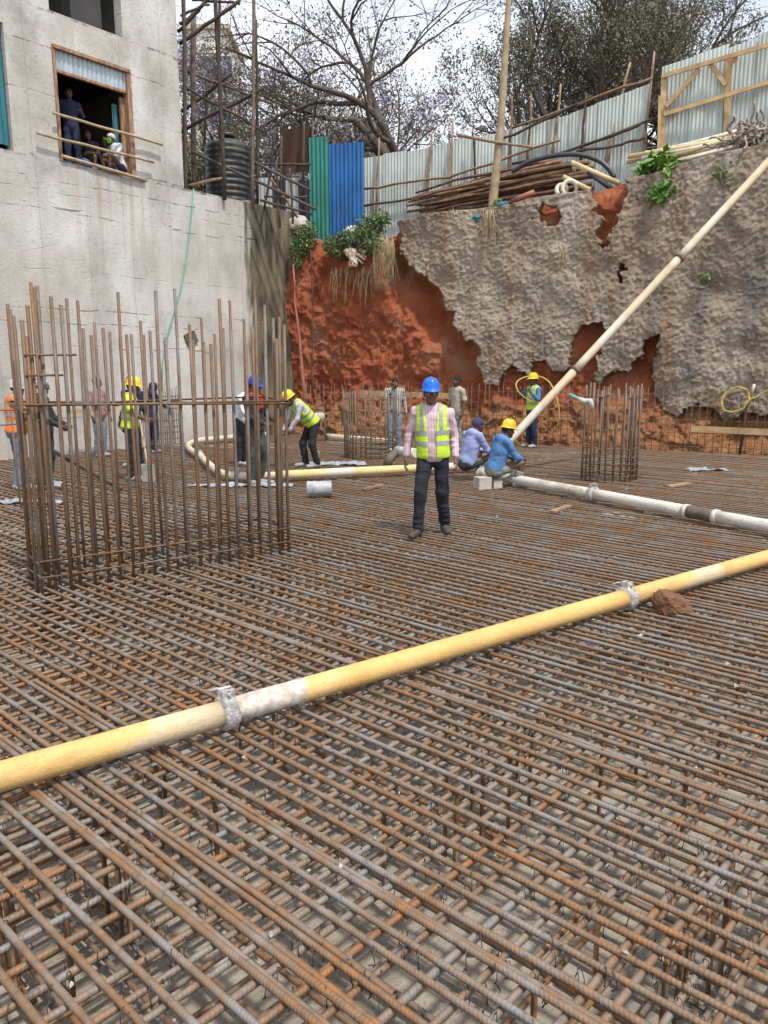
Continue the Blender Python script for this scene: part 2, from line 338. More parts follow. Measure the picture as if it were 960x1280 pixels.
# ---------------------------------------------------------------- the pit: corner of the wall and the soil face
C0 = gp(362, 540)                                   # foot of the inner corner, on the level of the steel mat
TH = math.atan((1250 - CX) / math.hypot(F_PX, CY - HZ))
EX, EY, EZ = Vector((-math.sin(TH), -math.cos(TH), 0)), Vector((math.cos(TH), -math.sin(TH), 0)), Vector((0, 0, 1))
WALL_R = Matrix((EX, EY, EZ)).transposed().to_4x4()
WALL_M = Matrix.Translation(C0) @ WALL_R
def wt(px, py, off=0.0):                            # photo point on the concrete wall -> (distance from corner, height)
    P = onplane(px, py, C0 + EY * off, EY); return (P - C0).dot(EX), P.z
def wl(t, y, z): return C0 + EX * t + EY * y + EZ * z
Q0 = gp(960, 569) + Vector((0, 0.75, 0)); SU = (Q0 - C0); SU.z = 0; SU.normalize(); SN = Vector((SU.y, -SU.x, 0))
def sz(px, py, off=0.0):
    P = onplane(px, py, C0 + SN * off, SN); return (P - C0).dot(SU), P.z
def sl(s, off, z): return C0 + SU * s + SN * off + EZ * z
FLOOR_Z = -0.60

# pit floor
t = NT('blinding_concrete')
c = t.ramp(t.noise(t.pos, 2.2, 6, 0.65), [(0.3, (0.26, 0.22, 0.175)), (0.55, (0.37, 0.325, 0.265)), (0.75, (0.44, 0.40, 0.345))])
c = t.mix(t.ramp(t.noise(t.pos, 14, 5, 0.7), [(0.55, 0.0), (0.7, 0.6)]), c, (0.19, 0.13, 0.085))
c = t.mix(t.ramp(t.voro(t.pos, 24), [(0.10, 0.8), (0.2, 0.0)]), c, (0.46, 0.44, 0.41))
M['floor'] = t.done(c, 0.92, 0, t.noise(t.pos, 28, 6, 0.7), 0.8, 0.03)
n = 140; gx = np.concatenate([[-300, -60], np.linspace(-14, 14, n), [60, 300]]); gy = np.concatenate([[-300, -40], np.linspace(-3, 25, n), [60, 400]])
XX, YY = np.meshgrid(gx, gy, indexing='ij'); ZZ = FLOOR_Z + 0.03 * fbm(np.stack([XX * 1.5, YY * 1.5, XX * 0], -1), 3)
V = np.stack([XX, YY, ZZ], -1).reshape(-1, 3); m = len(gy); I = np.arange(len(gx) - 1)[:, None] * m + np.arange(m - 1)[None, :]
Fq = np.stack([I, I + m, I + m + 1, I + 1], -1).reshape(-1, 4)
tag(link('ground', mesh_from('ground', V, Fq, M['floor'])), 'rough blinding concrete floor under the steel mats', 'ground', kind='structure')

# ---------------------------------------------------------------- concrete building on the left
bld = bpy.data.objects.new('concrete_building', None); COL.objects.link(bld); bld.matrix_world = WALL_M
tag(bld, 'raw grey concrete building with a timber framed window opening above a tall stained basement wall', 'building')
def bpart(mb, name, mat, parent=bld):
    o = bpy.data.objects.new(name, mesh_from(name, mb.v, mb.f, mat, smooth=mb.sm)); COL.objects.link(o); o.parent = parent; return o
LEDGE = wt(100, 207)[1]; T_EDGE = wt(233, 237)[0]
w0, w1 = wt(168, 150)[0], wt(72, 130)[0]; WTOP = 0.5 * (wt(70, 55)[1] + wt(168, 88)[1]); WBOT = LEDGE + 0.02
v0, v1 = wt(156, 40)[0], wt(64, 8)[0]; VBOT = 0.5 * (wt(64, 10)[1] + wt(156, 46)[1])
k0 = wt(14, 120)[0]; KTOP = wt(8, 27)[1]; KBOT = wt(8, 180)[1] + 0.03
END = 22.0; TOPZ = VBOT + 5
t, c, h, X, Z = wall_mat('basement_wall', True, ((LEDGE - 0.03, 0.05), (LEDGE - 0.42, 0.02), (LEDGE - 1.05, 0.018), (3.15, 0.022), (2.85, 0.018)))
stain = t.math('MULTIPLY', t.band(Z, LEDGE - 2.6, LEDGE, 0.15, 1.0), t.ramp(t.noise(t.mapv(t.obj, (3.2, 1, 0.10)), 1.6, 4), [(0.50, 0.0), (0.62, 0.75)]))
stain = t.math('MULTIPLY', stain, t.math('MULTIPLY', t.band(X, w0 - 0.8, w0 + 0.2), t.band(X, w1 + 0.1, w1 - 0.7)))
c = t.mix(stain, c, (0.36, 0.25, 0.165))
moss = t.math('ADD', t.band(X, 0.35, 2.1, 1.0, 0.0), t.math('MULTIPLY', t.math('SUBTRACT', t.noise(t.mapv(t.obj, (2.0, 1, 0.35)), 1.6, 5), 0.5), 1.3))
c = t.mix(t.ramp(moss, [(0.26, 0.0), (0.50, 0.97)]), c, (0.034, 0.030, 0.018))
c = t.mix(t.math('MULTIPLY', t.band(X, 2.6, 0.2, 0, 0.5), t.ramp(t.noise(t.mapv(t.obj, (1.5, 1, .3)), 2, 4), [(0.4, 0.0), (0.6, 1.0)])), c, (0.35, 0.29, 0.19))
M['wall_low'] = t.done(c, 0.92, 0, h, 0.55, 0.025)
t, c, h, X, Z = wall_mat('upper_wall', False, ((VBOT - 0.05, 0.04), (VBOT - 0.75, 0.02), (LEDGE + 0.05, 0.04))); M['wall_up'] = t.done(c, 0.92, 0, h, 0.55, 0.025)
LT = 0.6
def wavy_box(t0, t1, z0, z1, y0, y1, seed, nx=None):     # a cast concrete piece with an uneven face
    nx = nx or max(2, int((t1 - t0) / 0.12)); nz = max(2, int((z1 - z0) / 0.12))
    TT, ZZ = np.meshgrid(np.linspace(t0, t1, nx), np.linspace(z0, z1, nz), indexing='ij')
    yy = y1 + 0.012 * fbm(np.stack([TT * 1.3, ZZ * 1.3, TT * 0 + seed], -1), 3) + 0.006 * fbm(np.stack([TT * 6, ZZ * 6, TT * 0 + seed], -1), 2)
    V = [tuple(p) for p in np.stack([TT, yy, ZZ], -1).reshape(-1, 3)]; Fc = []
    for i in range(nx - 1):
        for j in range(nz - 1): a = i * nz + j; Fc.append((a, a + 1, a + nz + 1, a + nz))
    ring = [i * nz for i in range(nx)] + [(nx - 1) * nz + j for j in range(1, nz)] + [i * nz + nz - 1 for i in range(nx - 2, -1, -1)] + [j for j in range(nz - 2, 0, -1)]
    R = len(ring); a_ = len(V); V += [V[r] for r in ring]; b = len(V); V += [(V[r][0], y0, V[r][2]) for r in ring]
    for i in range(R): Fc.append((a_ + i, a_ + (i + 1) % R, b + (i + 1) % R, b + i))
    Fc.append(tuple(b + i for i in range(R - 1, -1, -1)))
    mb = MB(); mb.v = V; mb.f = Fc; mb.sm = [True] * ((nx - 1) * (nz - 1)) + [False] * (R + 1); return mb
bpart(wavy_box(-0.5, END, FLOOR_Z - 0.1, LEDGE, -LT, 0, 1), 'wall', M['wall_low'])
# rough pour line that stands proud of the wall
for z, a, b_, th in ((LEDGE - 0.01, 2.6, 11.0, .06), (LEDGE - 0.95, 1.0, 9.5, 0.06), (2.3, 2.0, 11.0, 0.05)):
    rnd = random.Random(int(z * 100)); tt = a
    while tt < b_:
        L_ = rnd.uniform(0.25, 0.9)
        if rnd.random() < 0.72:
            mb = MB().tube(crooked((tt, 0.0, z + rnd.uniform(-.05, .05)), (tt + L_, 0.0, z + rnd.uniform(-.05, .05)), 5, 0.02, rnd), [0.002, 0.007, 0.009, 0.008, 0.007, 0.002], 5); bpart(mb, 'pour_joint', M['wall_low'])
        tt += L_
UY = -0.09
cells_t = sorted({T_EDGE, w0, w1, v0, v1, k0, END}); 
def add_up(t0, t1, z0, z1, seed): bpart(wavy_box(t0, t1, z0, z1, UY - 0.28, UY, seed), 'upper_wall', M['wall_up'])
zl = LEDGE + 0.001
add_up(T_EDGE, w0, zl, VBOT, 2); add_up(w0, w1, WTOP, VBOT, 3); add_up(w1, k0, zl, VBOT, 4); add_up(k0, END, KTOP, VBOT, 5); 
add_up(T_EDGE, v0, VBOT, TOPZ, 6); add_up(v1, END, VBOT, TOPZ, 7); add_up(v0, v1, VBOT + 2.3, TOPZ, 8)
# return wall at the end of the upper storey, slabs and the dark room behind the opening
bpart(wavy_box(0, 0.28, 0, 1, 0, 1, 9) and MB().box((T_EDGE + 0.14, UY - 3.8, (zl + TOPZ) / 2), (0.28, 7.0, TOPZ - zl)), 'return_wall', M['wall_up'])
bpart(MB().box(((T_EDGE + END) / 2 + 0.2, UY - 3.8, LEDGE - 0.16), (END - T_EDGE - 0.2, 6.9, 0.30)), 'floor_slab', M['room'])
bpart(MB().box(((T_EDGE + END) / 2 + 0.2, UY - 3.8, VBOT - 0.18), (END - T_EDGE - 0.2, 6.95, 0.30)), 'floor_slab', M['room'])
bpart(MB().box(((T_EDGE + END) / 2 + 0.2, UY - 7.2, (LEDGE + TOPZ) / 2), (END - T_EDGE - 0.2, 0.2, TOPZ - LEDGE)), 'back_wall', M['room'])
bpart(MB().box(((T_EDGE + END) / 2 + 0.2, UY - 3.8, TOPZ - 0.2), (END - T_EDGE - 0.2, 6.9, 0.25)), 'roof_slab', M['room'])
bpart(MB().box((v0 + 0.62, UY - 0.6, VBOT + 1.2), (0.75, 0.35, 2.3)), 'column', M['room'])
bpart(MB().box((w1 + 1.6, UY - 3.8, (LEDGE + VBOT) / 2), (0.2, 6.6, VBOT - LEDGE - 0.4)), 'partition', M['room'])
# window: timber frame, strip of sheet under the head
t = NT('weathered_frame'); M['frame'] = t.done(t.ramp(t.noise(t.mapv(t.obj, (6, 6, 1)), 3, 5), [(0.35, (0.17, 0.085, 0.05)), (0.62, (0.36, 0.22, 0.135))]), 0.85, 0, t.noise(t.obj, 30), 0.3, 0.01)
fy = UY - 0.03
wf = bpart(MB().box((w0 + 0.055, fy, (WBOT + WTOP) / 2), (0.11, 0.16, WTOP - WBOT)).box((w0 + 0.17, fy - 0.1, (WBOT + WTOP) / 2 - 0.3), (0.10, 0.06, WTOP - WBOT - 0.6)), 'window_frame', M['frame'])
bpart(MB().box((w1 - 0.03, fy, (WBOT + WTOP) / 2), (0.06, 0.14, WTOP - WBOT)), 'jamb', M['frame'], wf)
bpart(MB().box(((w0 + w1) / 2, fy + 0.02, WTOP - 0.035), (w1 - w0 - 0.02, 0.16, 0.07)), 'head', M['frame'], wf)
bpart(MB().box(((w0 + w1) / 2, fy, WTOP - 0.49), (w1 - w0 - 0.1, 0.09, 0.055)), 'transom', M['frame'], wf)
def corr(width, height, pitch=0.11, depth=0.022, mode='trap'):       # a corrugated sheet in its own frame: x along, z up
    nx = int(width / pitch * 4) + 1; mb = MB(); xs = np.linspace(0, width, nx); hs = np.linspace(0, height, 4)
    pat = [0, 1, 1, 0] if mode == 'trap' else [0, 0.7, 1, 0.7]
    P = [(x, depth * pat[i % 4], z) for z in hs for i, x in enumerate(xs)]
    P += [(x, y - 0.0025, z) for (x, y, z) in P]; nn = nx * 4; fs = []
    for j in range(3):
        for i in range(nx - 1):
            a = j * nx + i; fs.append((a, a + 1, a + nx + 1, a + nx)); fs.append((nn + a + nx, nn + a + nx + 1, nn + a + 1, nn + a))
    return mb._add(P, fs, False)
o = bpart(corr(w1 - w0 - 0.08, 0.40), 'sheet_strip', M['galv_win']); o.location = (w0 + 0.05, fy - 0.01, WTOP - 0.46)
o = bpart(corr(END - k0, KTOP - KBOT - 0.02), 'sheet_panel', M['teal']); o.location = (k0 + 0.01, UY - 0.12, KBOT)
o = bpart(corr(0.16, WTOP - WBOT - 0.75, 0.1), 'side_sheet', M['teal']); o.location = (w0 + 0.22, fy - 0.2, WBOT)
# broken patch in the basement wall
ht, hz = wt(238, 423); mb = MB().box((ht, 0.02, hz), (0.34, 0.06, 0.30), Matrix.Rotation(0.4, 3, 'Y')); bpart(mb, 'rusted_plate', M['darkcrust'])
# guard poles across the opening
rnd = random.Random(4)
for (x0, y0, x1, y1, r, lab) in ((66, 141, 203, 181, 0.03, 'upper thin pole lashed across the window opening of the concrete building'),
                                 (46, 166, 192, 203, 0.03, 'lower thin pole lashed across the window opening of the concrete building'),
                                 (77, 195, 182, 226, 0.038, 'crooked pale pole lying along the sill of the window opening')):
    a = onplane(x0, y0, C0 + EY * 0.05, EY); b_ = onplane(x1, y1, C0 + EY * 0.05, EY)
    single(MB().tube(crooked(a, b_, 8, 0.012, rnd), r, 8), 'guard_pole', M['bamboo'], lab, 'pole')
# thin green hose down the wall
pts = [onplane(x, y, C0 + EY * 0.03, EY) for x, y in ((242, 236), (240, 262), (236, 300), (231, 335), (226, 362), (218, 390), (208, 425), (203, 455), (202, 490))]
single(MB().tube(pts, 0.016, 6), 'green_hose', M['hose_green'], 'thin green hose hanging down the stained concrete wall', 'hose')

# ---------------------------------------------------------------- soil face with a sprayed concrete skin
TOPPX = [(355, 285), (372, 292), (400, 301), (420, 300), (440, 300), (465, 297), (492, 286), (500, 277), (540, 268), (600, 262), (640, 257), (660, 250), (700, 243), (740, 238), (765, 230), (790, 222), (815, 218), (850, 206), (900, 193), (960, 181)]
TS = np.array([sz(*p) for p in TOPPX])
def top_z(s): return np.interp(s, TS[:, 0], TS[:, 1]) + np.maximum(0, np.asarray(s) - TS[-1, 0]) * 0.10
S0, S1 = -0.4, 18.0
def face_bend(s): return 0.13 * np.maximum(0, s - 12.6) ** 2
edge_px = [(497, 276), (499, 300), (506, 322), (520, 340), (533, 348), (552, 362), (556, 380), (570, 402), (583, 425), (597, 432), (600, 455), (604, 482)]
crop = [(70, 655), (85, 600), (100, 560), (130, 600), (175, 612), (190, 575), (225, 560), (250, 610), (290, 600), (312, 560), (305, 500), (322, 462), (380, 442), (415, 452), (402, 500), (396, 560), (402, 600), (385, 622), (400, 642), (440, 602), (480, 597), (500, 612), (506, 580), (540, 560), (557, 500), (592, 482), (585, 560), (570, 622), (580, 700), (610, 735), (650, 762), (680, 712), (740, 700), (790, 722), (812, 767), (880, 742), (960, 750), (1300, 745), (1800, 760)]
poly = edge_px + [(600 + x / 2.667, 240 + y / 2.667) for x, y in crop] 
PL = [sz(*p) for p in poly if p[0] < 1000] 
PL = PL + [(S1 + 2, PL[-1][1]), (S1 + 2, 20), (PL[0][0], 20)]
HOLES = [(sz(685, 268), 0.34, 0.22), (sz(762, 247), 0.32, 0.58), (sz(757, 288), 0.18, 0.42), (sz(776, 345), 0.06, 0.14)]
def inpoly(x, y, P):
    r = np.zeros(x.shape, bool); j = len(P) - 1
    for i in range(len(P)):
        (xi, yi), (xj, yj) = P[i], P[j]
        if yi != yj: r ^= ((yi > y) != (yj > y)) & (x < (xj - xi) * (y - yi) / (yj - yi) + xi)
        j = i
    return r
NS, NZ = 760, 300
ss = np.linspace(S0, S1, NS); vv = np.linspace(0, 1, NZ)
SS, VV = np.meshgrid(ss, vv, indexing='ij'); ZT = top_z(SS); ZG = FLOOR_Z + VV * (ZT - FLOOR_Z)
P3 = np.stack([SS, ZG, SS * 0], -1)
jx, jz = 0.17 * fbm(P3 * 3.0, 5, 11) + 0.05 * vnoise(P3 * 13, 3), 0.17 * fbm(P3 * 3.0, 5, 23) + 0.05 * vnoise(P3 * 13, 8)
mask = inpoly(SS + jx, ZG + jz, PL)
for (hs, hz), a, b_ in HOLES:
    mask &= (((SS + 1.3 * jx - hs) / a) ** 2 + ((ZG + 1.3 * jz - hz) / b_) ** 2) > 1 + 0.9 * fbm(P3 * 4, 3, 5)
diag = np.array([sz(*p) for p in edge_px]); 
xd = np.interp(ZG, diag[::-1, 1], diag[::-1, 0])                # where the broken edge stands at each height
depth_in = xd - SS
pocket = sstep(-0.1, 0.5, depth_in) * sstep(-0.3, 1.2, SS)
w3_, r3_ = worley(SS * 5 + 1.2 * vnoise(P3 * 4, 12), ZG * 5.5 + 1.2 * vnoise(P3 * 4, 14), 13)
lump = 0.035 * (1 - w3_) * (1 + r3_) + 0.30 * fbm(P3 * 0.9, 4, 31) + 0.16 * np.abs(fbm(P3 * np.array([2.6, 1.2, 1]), 4, 37)) + 0.075 * fbm(P3 * 7, 4, 41)
soil = -0.20 - 0.42 * pocket * sstep(0.2, 1.6, ZG) * sstep(1.5, 0.3, depth_in) + lump
soil += 0.55 * np.clip(1 - (ZG + 0.2) / 1.7, 0, 1) ** 1.5 + 0.14 * fbm(P3 * 5, 3, 77) * np.clip(1.6 - ZG, 0, 1)
soil -= 0.25 * sstep(-0.6, 0.0, ZG - ZT)
lum2 = 0.16 * fbm(P3 * 0.8, 3, 51) + 0.07 * fbm(P3 * 2.2, 4, 53) + 0.026 * fbm(P3 * 17, 2, 61)
w1_, r1_ = worley(SS * 8 + 0.45 * vnoise(P3 * 5, 2), ZG * 9 + 0.45 * vnoise(P3 * 5, 4), 3); w2_, r2_ = worley(SS * 17 + 0.4 * vnoise(P3 * 9, 6), ZG * 17 + 0.4 * vnoise(P3 * 9, 7), 5)
lum2 += 0.014 * (1 - w1_) * (1 + r1_) + 0.020 * (1 - w2_) * (0.6 + r2_)
shot = 0.10 + lum2
soil = np.where(mask, np.minimum(soil, shot - 0.08), soil)
soil = soil + face_bend(SS); shot = shot + face_bend(SS)
def face_xyz(off): 
    b = np.array(C0)[None, None, :] * np.array([1, 1, 0]); u = np.array(SU); nn = np.array(SN)
    return b + SS[..., None] * u + off[..., None] * nn + ZG[..., None] * np.array([0, 0, 1.0])
I = (np.arange(NS - 1)[:, None] * NZ + np.arange(NZ - 1)[None, :])
quads = np.stack([I, I + NZ, I + NZ + 1, I + 1], -1)
t = NT('red_soil'); Zs = t.sep(t.pos)[2]
c = t.ramp(t.noise(t.pos, 0.75, 7, 0.7), [(0.30, (0.23, 0.056, 0.027)), (0.44, (0.45, 0.115, 0.045)), (0.54, (0.54, 0.18, 0.082)), (0.67, (0.56, 0.34, 0.23))])
c = t.mix(t.ramp(t.noise(t.pos, 6, 5, 0.7), [(0.5, 0.0), (0.68, 0.6)]), c, (0.44, 0.12, 0.04))
low = t.math('ADD', t.band(Zs, 0.35, 1.7, 0.75, 0.0), t.math('MULTIPLY', t.math('SUBTRACT', t.noise(t.pos, 2.5, 4), 0.5), 1.2))
c = t.mix(t.ramp(low, [(0.35, 0.0), (0.6, 0.85)]), c, t.ramp(t.noise(t.pos, 9, 5), [(0.35, (0.34, 0.13, 0.05)), (0.65, (0.56, 0.31, 0.14))]))
M['soil'] = t.done(c, 0.95, 0, t.noise(t.pos, 17, 6, 0.8), 1.0, 0.13)
tag(link('soil_face', mesh_from('soil_face', face_xyz(soil).reshape(-1, 3), quads.reshape(-1, 4), M['soil'])), 'red earth excavation face', 'soil', kind='structure')
t = NT('sprayed_concrete')
c = t.ramp(t.noise(t.mapv(t.pos, (1, 1, 0.45)), 0.8, 6, 0.6), [(0.3, (0.27, 0.215, 0.165)), (0.48, (0.375, 0.305, 0.235)), (0.66, (0.46, 0.405, 0.335))])
c = t.mix(t.ramp(t.noise(t.mapv(t.pos, (1.6, 1.6, 0.22)), 1.5, 4), [(0.48, 0.0), (0.62, 0.7)]), c, (0.29, 0.185, 0.115))
c = t.mix(t.ramp(t.noise(t.mapv(t.pos, (1.4, 1.4, 0.35), (5, 2, 3)), 1.2, 4), [(0.52, 0.0), (0.66, 0.7)]), c, (0.15, 0.14, 0.13))
c = t.mix(t.ramp(t.noise(t.pos, 16, 5, 0.7), [(0.52, 0.0), (0.66, 0.5)]), c, (0.18, 0.14, 0.11))
c = t.mix(t.ramp(t.noise(t.pos, 7, 6, 0.75), [(0.60, 0.0), (0.70, 0.5)]), c, (0.52, 0.49, 0.44))
M['shotcrete'] = t.done(c, 0.95, 0, t.noise(t.pos, 22, 5, 0.75), 0.9, 0.06)
# skin: the masked cells, with a thickness that shows along the broken edge
mc = mask[:-1, :-1] & mask[1:, :-1] & mask[:-1, 1:] & mask[1:, 1:]
Vf = face_xyz(shot).reshape(-1, 3); Vb = face_xyz(shot - 0.30 - 0.1 * fbm(P3 * 4, 2, 71)).reshape(-1, 3)
fq = [quads[mc]]; off = NS * NZ; pad = np.pad(mc, 1)
for (di, dj, e) in ((-1, 0, (0, 3)), (1, 0, (2, 1)), (0, -1, (1, 0)), (0, 1, (3, 2))):
    nb = pad[1 + di:1 + di + NS - 1, 1 + dj:1 + dj + NZ - 1]; q = quads[mc & ~nb]
    fq.append(np.stack([q[:, e[0]], q[:, e[1]], q[:, e[1]] + off, q[:, e[0]] + off], -1))
fq = np.concatenate(fq); used, inv = np.unique(fq, return_inverse=True)
Vs = np.concatenate([Vf, Vb])[used]
tag(link('sprayed_concrete', mesh_from('sprayed_concrete', Vs, inv.reshape(-1, 4), M['shotcrete'])), 'lumpy grey sprayed concrete skin with a broken ragged edge on the red soil', 'concrete wall', kind='structure')
# ground above the pit
offs = np.array([-0.05, -0.35, -0.8, -1.4, -2.2, -3.5, -6, -12, -40, -150, -900]); sp = np.concatenate([[-700, -150, -40, -12, -5, -2], np.linspace(S0, S1, 220), [25, 60, 200, 800]])
SP, OF = np.meshgrid(sp, offs, indexing='ij')
ed = np.interp(sp, ss, soil[:, -1] - face_bend(ss)); ZP = top_z(SP) + np.array([-0.06, 0.0, 0.03, 0.06, 0.1, 0.18, 0.2, 0.2, 0, 0, 0]) + 0.10 * fbm(np.stack([SP * 1.5, OF * 1.5, SP * 0], -1), 3) * (OF < -0.1)
ZP = np.where(SP < -0.2, np.minimum(ZP, LEDGE - 0.45), ZP)
OFF = OF + np.where(OF > -0.2, ed[:, None] + 0.03, -0.35) + face_bend(np.clip(SP, S0, S1))
V = np.array([C0.x, C0.y, 0]) + SP[..., None] * np.array(SU) + OFF[..., None] * np.array(SN) + ZP[..., None] * np.array([0, 0, 1.0])
m = len(offs); I = np.arange(len(sp) - 1)[:, None] * m + np.arange(m - 1)[None, :]
t = NT('bank_earth'); M['bank'] = t.done(t.ramp(t.noise(t.pos, 2, 6), [(0.35, (0.14, 0.075, 0.045)), (0.65, (0.27, 0.19, 0.13))]), 0.95, 0, t.noise(t.pos, 14, 6), 0.8, 0.06)
Fq = np.stack([I, I + m, I + m + 1, I + 1], -1).reshape(-1, 4)
tag(link('upper_ground', mesh_from('upper_ground', V.reshape(-1, 3), Fq, M['bank'])), 'earth ground above the pit', 'ground', kind='structure')
def bank(s, off):                                    # point on the upper ground
    return sl(s, off, float(top_z(s)) + (0.05 if off > -2 else 0.15))
# ---------------------------------------------------------------- reinforcing steel
HF = math.hypot(F_PX, CY - HZ)
AA, AB = math.atan((480 + 610) / HF), math.atan((1395 - 480) / HF)
DA, DB = Vector((-math.sin(AA), math.cos(AA), 0)), Vector((math.sin(AB), math.cos(AB), 0))
NA, NB = Vector((math.cos(AA), math.sin(AA), 0)), Vector((-math.cos(AB), math.sin(AB), 0))
def clip_line(P, d):
    lo, hi = -60.0, 60.0
    for (q, nn, c) in ((C0, EY, 0.12), (C0, SN, 0.55), (Vector((11, 0, 0)), Vector((-1, 0, 0)), 0), (Vector((0, -2.5, 0)), Vector((0, 1, 0)), 0), (Vector((-13, 0, 0)), Vector((1, 0, 0)), 0)):
        k = d.dot(nn); e = c - (P - q).dot(nn)
        if abs(k) < 1e-6: continue
        if k > 0: lo = max(lo, e / k)
        else: hi = min(hi, e / k)
    return lo, hi
def bar_mesh(name, L, r, ribbed, seed, mat, n=8, pitch=0.0135):
    rnd = np.random.RandomState(seed)
    if ribbed:
        k = int(L / pitch); x = (np.arange(k)[:, None] + np.array([0, 0.42, 0.55, 0.87])[None, :]).ravel() * (L / k); rr = np.tile([r * 0.98, r * 0.98, r * 1.03, r * 1.03], k)
    else:
        x = np.linspace(0, L, 24); rr = np.full(24, r)
    a = np.arange(n) * 2 * np.pi / n
    cx = np.stack([x * 0.35, x * 0 + seed, x * 0], -1)
    wy, wz = 0.022 * fbm(cx, 2, seed) , 0.010 * fbm(cx + 9, 2, seed + 3)
    X_ = x[:, None] + (0.55 * r * np.sin(a + 0.5)[None, :] if ribbed else 0); 
    V = np.stack([X_ + 0 * a, wy[:, None] + rr[:, None] * np.cos(a), wz[:, None] + rr[:, None] * np.sin(a)], -1).reshape(-1, 3)
    m = len(x); i = np.arange(m - 1)[:, None] * n; k_ = np.arange(n)[None, :]; k2 = (k_ + 1) % n
    Fq = np.stack([i + k_, i + n + k_, i + n + k2, i + k2], -1).reshape(-1, 4)
    return mesh_from(name, V, Fq, mat, smooth=np.full(len(Fq), not ribbed) if False else True)
RB = 0.0130
NEARB = [bar_mesh('bar', 18.0, RB, True, 100 + k, mt) for k, mt in enumerate((M['rebar'], M['rebar_rust'], M['rebar_grey'], M['rebar']))]
FARB = [bar_mesh('bar', 10.0, RB * 0.98, False, 200 + k, mt, 6) for k, mt in enumerate((M['rebar'], M['rebar_rust'], M['rebar_grey'], M['rebar']))]
CAGE_FOOT = []
def lay(root, name, P, d, z, near, rnd, base_len, tilt=0.0, lohi=None):
    lo, hi = lohi or clip_line(P, d)
    if hi - lo < 0.5: return None
    lib = NEARB if near else FARB; L0 = 18.0 if near else 10.0
    me = lib[rnd.choice((0, 0, 1, 2, 2, 3))]; o = bpy.data.objects.new(name, me); COL.objects.link(o); o.parent = root
    q = P + d * lo; o.location = Vector((q.x, q.y, z)) - root.location
    o.rotation_euler = (rnd.choice((0, math.pi / 2 * 0)) , 0, math.atan2(d.y, d.x) + tilt); kk = rnd.choice((0.97, 1.0, 1.04, 1.12)) if name == 'bar' else 1; o.scale = ((hi - lo) / L0, rnd.choice((kk, -kk)), kk)
    return o
rnd = random.Random(7)
mat_top = thing('rebar_mat', (0, 0, 0), 'upper mat of long crossing ribbed steel bars covering the whole pit floor', 'rebar mat')
nA, x = 0, 0.55
ZA, ZB = -RB, -3 * RB - 0.001
while x < 18.6:
    near = x < 4.6
    if lay(mat_top, 'bar', NA * x, DA, ZA + rnd.uniform(-0.002, 0.002), near, rnd, 0, rnd.uniform(-0.0012, 0.0012) if not near else rnd.uniform(-0.0022, 0.0022)): nA += 1
    if near and rnd.random() < 0.07:                         # a lapped bar beside it
        lo, hi = clip_line(NA * x, DA); mid = rnd.uniform(0, 5); lay(mat_top, 'bar', NA * (x + 0.029), DA, ZA, True, rnd, 0, 0, (max(lo, mid - 2.5), min(hi, mid + 2.5)))
    x += rnd.uniform(0.101, 0.117) if x < 9 else rnd.uniform(0.128, 0.142)
x = -4.6
while x < 17.5:
    near = -0.5 < x < 5.2
    lay(mat_top, 'bar', NB * x, DB, ZB + rnd.uniform(-0.002, 0.002), near, rnd, 0, rnd.uniform(-0.002, 0.002))
    x += rnd.uniform(0.115, 0.137) if x < 9 else rnd.uniform(0.175, 0.20)
mat_low = thing('lower_rebar_mat', (0, 0, FLOOR_Z), 'lower steel mat lying just above the blinding under the upper mat', 'rebar mat')
ZL = FLOOR_Z + 0.08
x = 0.4
while x < 9: lay(mat_low, 'bar', NA * x, DA, ZL, False, rnd, 0); x += rnd.uniform(0.19, 0.25)
x = -4.5
while x < 9: lay(mat_low, 'bar', NB * x, DB, ZL + 2 * RB, False, rnd, 0); x += rnd.uniform(0.15, 0.20)
# bent chairs that carry the upper mat
for i in range(46):
    p = Vector((rnd.uniform(-3.2, 3.2), rnd.uniform(1.6, 7.5), 0))
    if abs(p.x) > 0.62 * p.y + 0.4: p.x *= 0.5
    a = p; b_ = p + DB * 0.45
    MB().tube([a + EZ * (FLOOR_Z + 0.06) - DA * 0.15, a + EZ * (FLOOR_Z + 0.07), a + EZ * (ZB - 0.05), a + EZ * (ZB - 0.033), b_ + EZ * (ZB - 0.033), b_ + EZ * (ZB - 0.05), b_ + EZ * (FLOOR_Z + 0.07), b_ + EZ * (FLOOR_Z + 0.06) + DA * 0.15], 0.012, 6).build('chair_bar', M['rebar_rust'], mat_top)
# tie wires at the near crossings
mb = MB(); 
for i in range(1000):
    y = 1.4 + 6.5 * rnd.random() ** 1.5; xx = rnd.uniform(-0.6, 0.6) * y
    p = Vector((xx, y, 0)); k = rnd.uniform(0.7, 1.2); d1 = (DA + DB).normalized(); r_ = 0.021
    pts = []
    for q in range(7):
        a = 2 * math.pi * q / 7 * 0.9; pts.append(p + d1 * 0.026 * math.cos(a) * k + EZ * (ZA - 0.022 + 0.036 * math.sin(a)) + DA * rnd.uniform(-.006, .006))
    pts.append(pts[-1] + Vector((rnd.uniform(-.02, .02), rnd.uniform(-.02, .02), rnd.uniform(-.02, .008))))
    mb.tube(pts, 0.0022, 3, cap=False)
tag(mb.build('tie_wire', M['wire'], mat_top), kind='stuff')
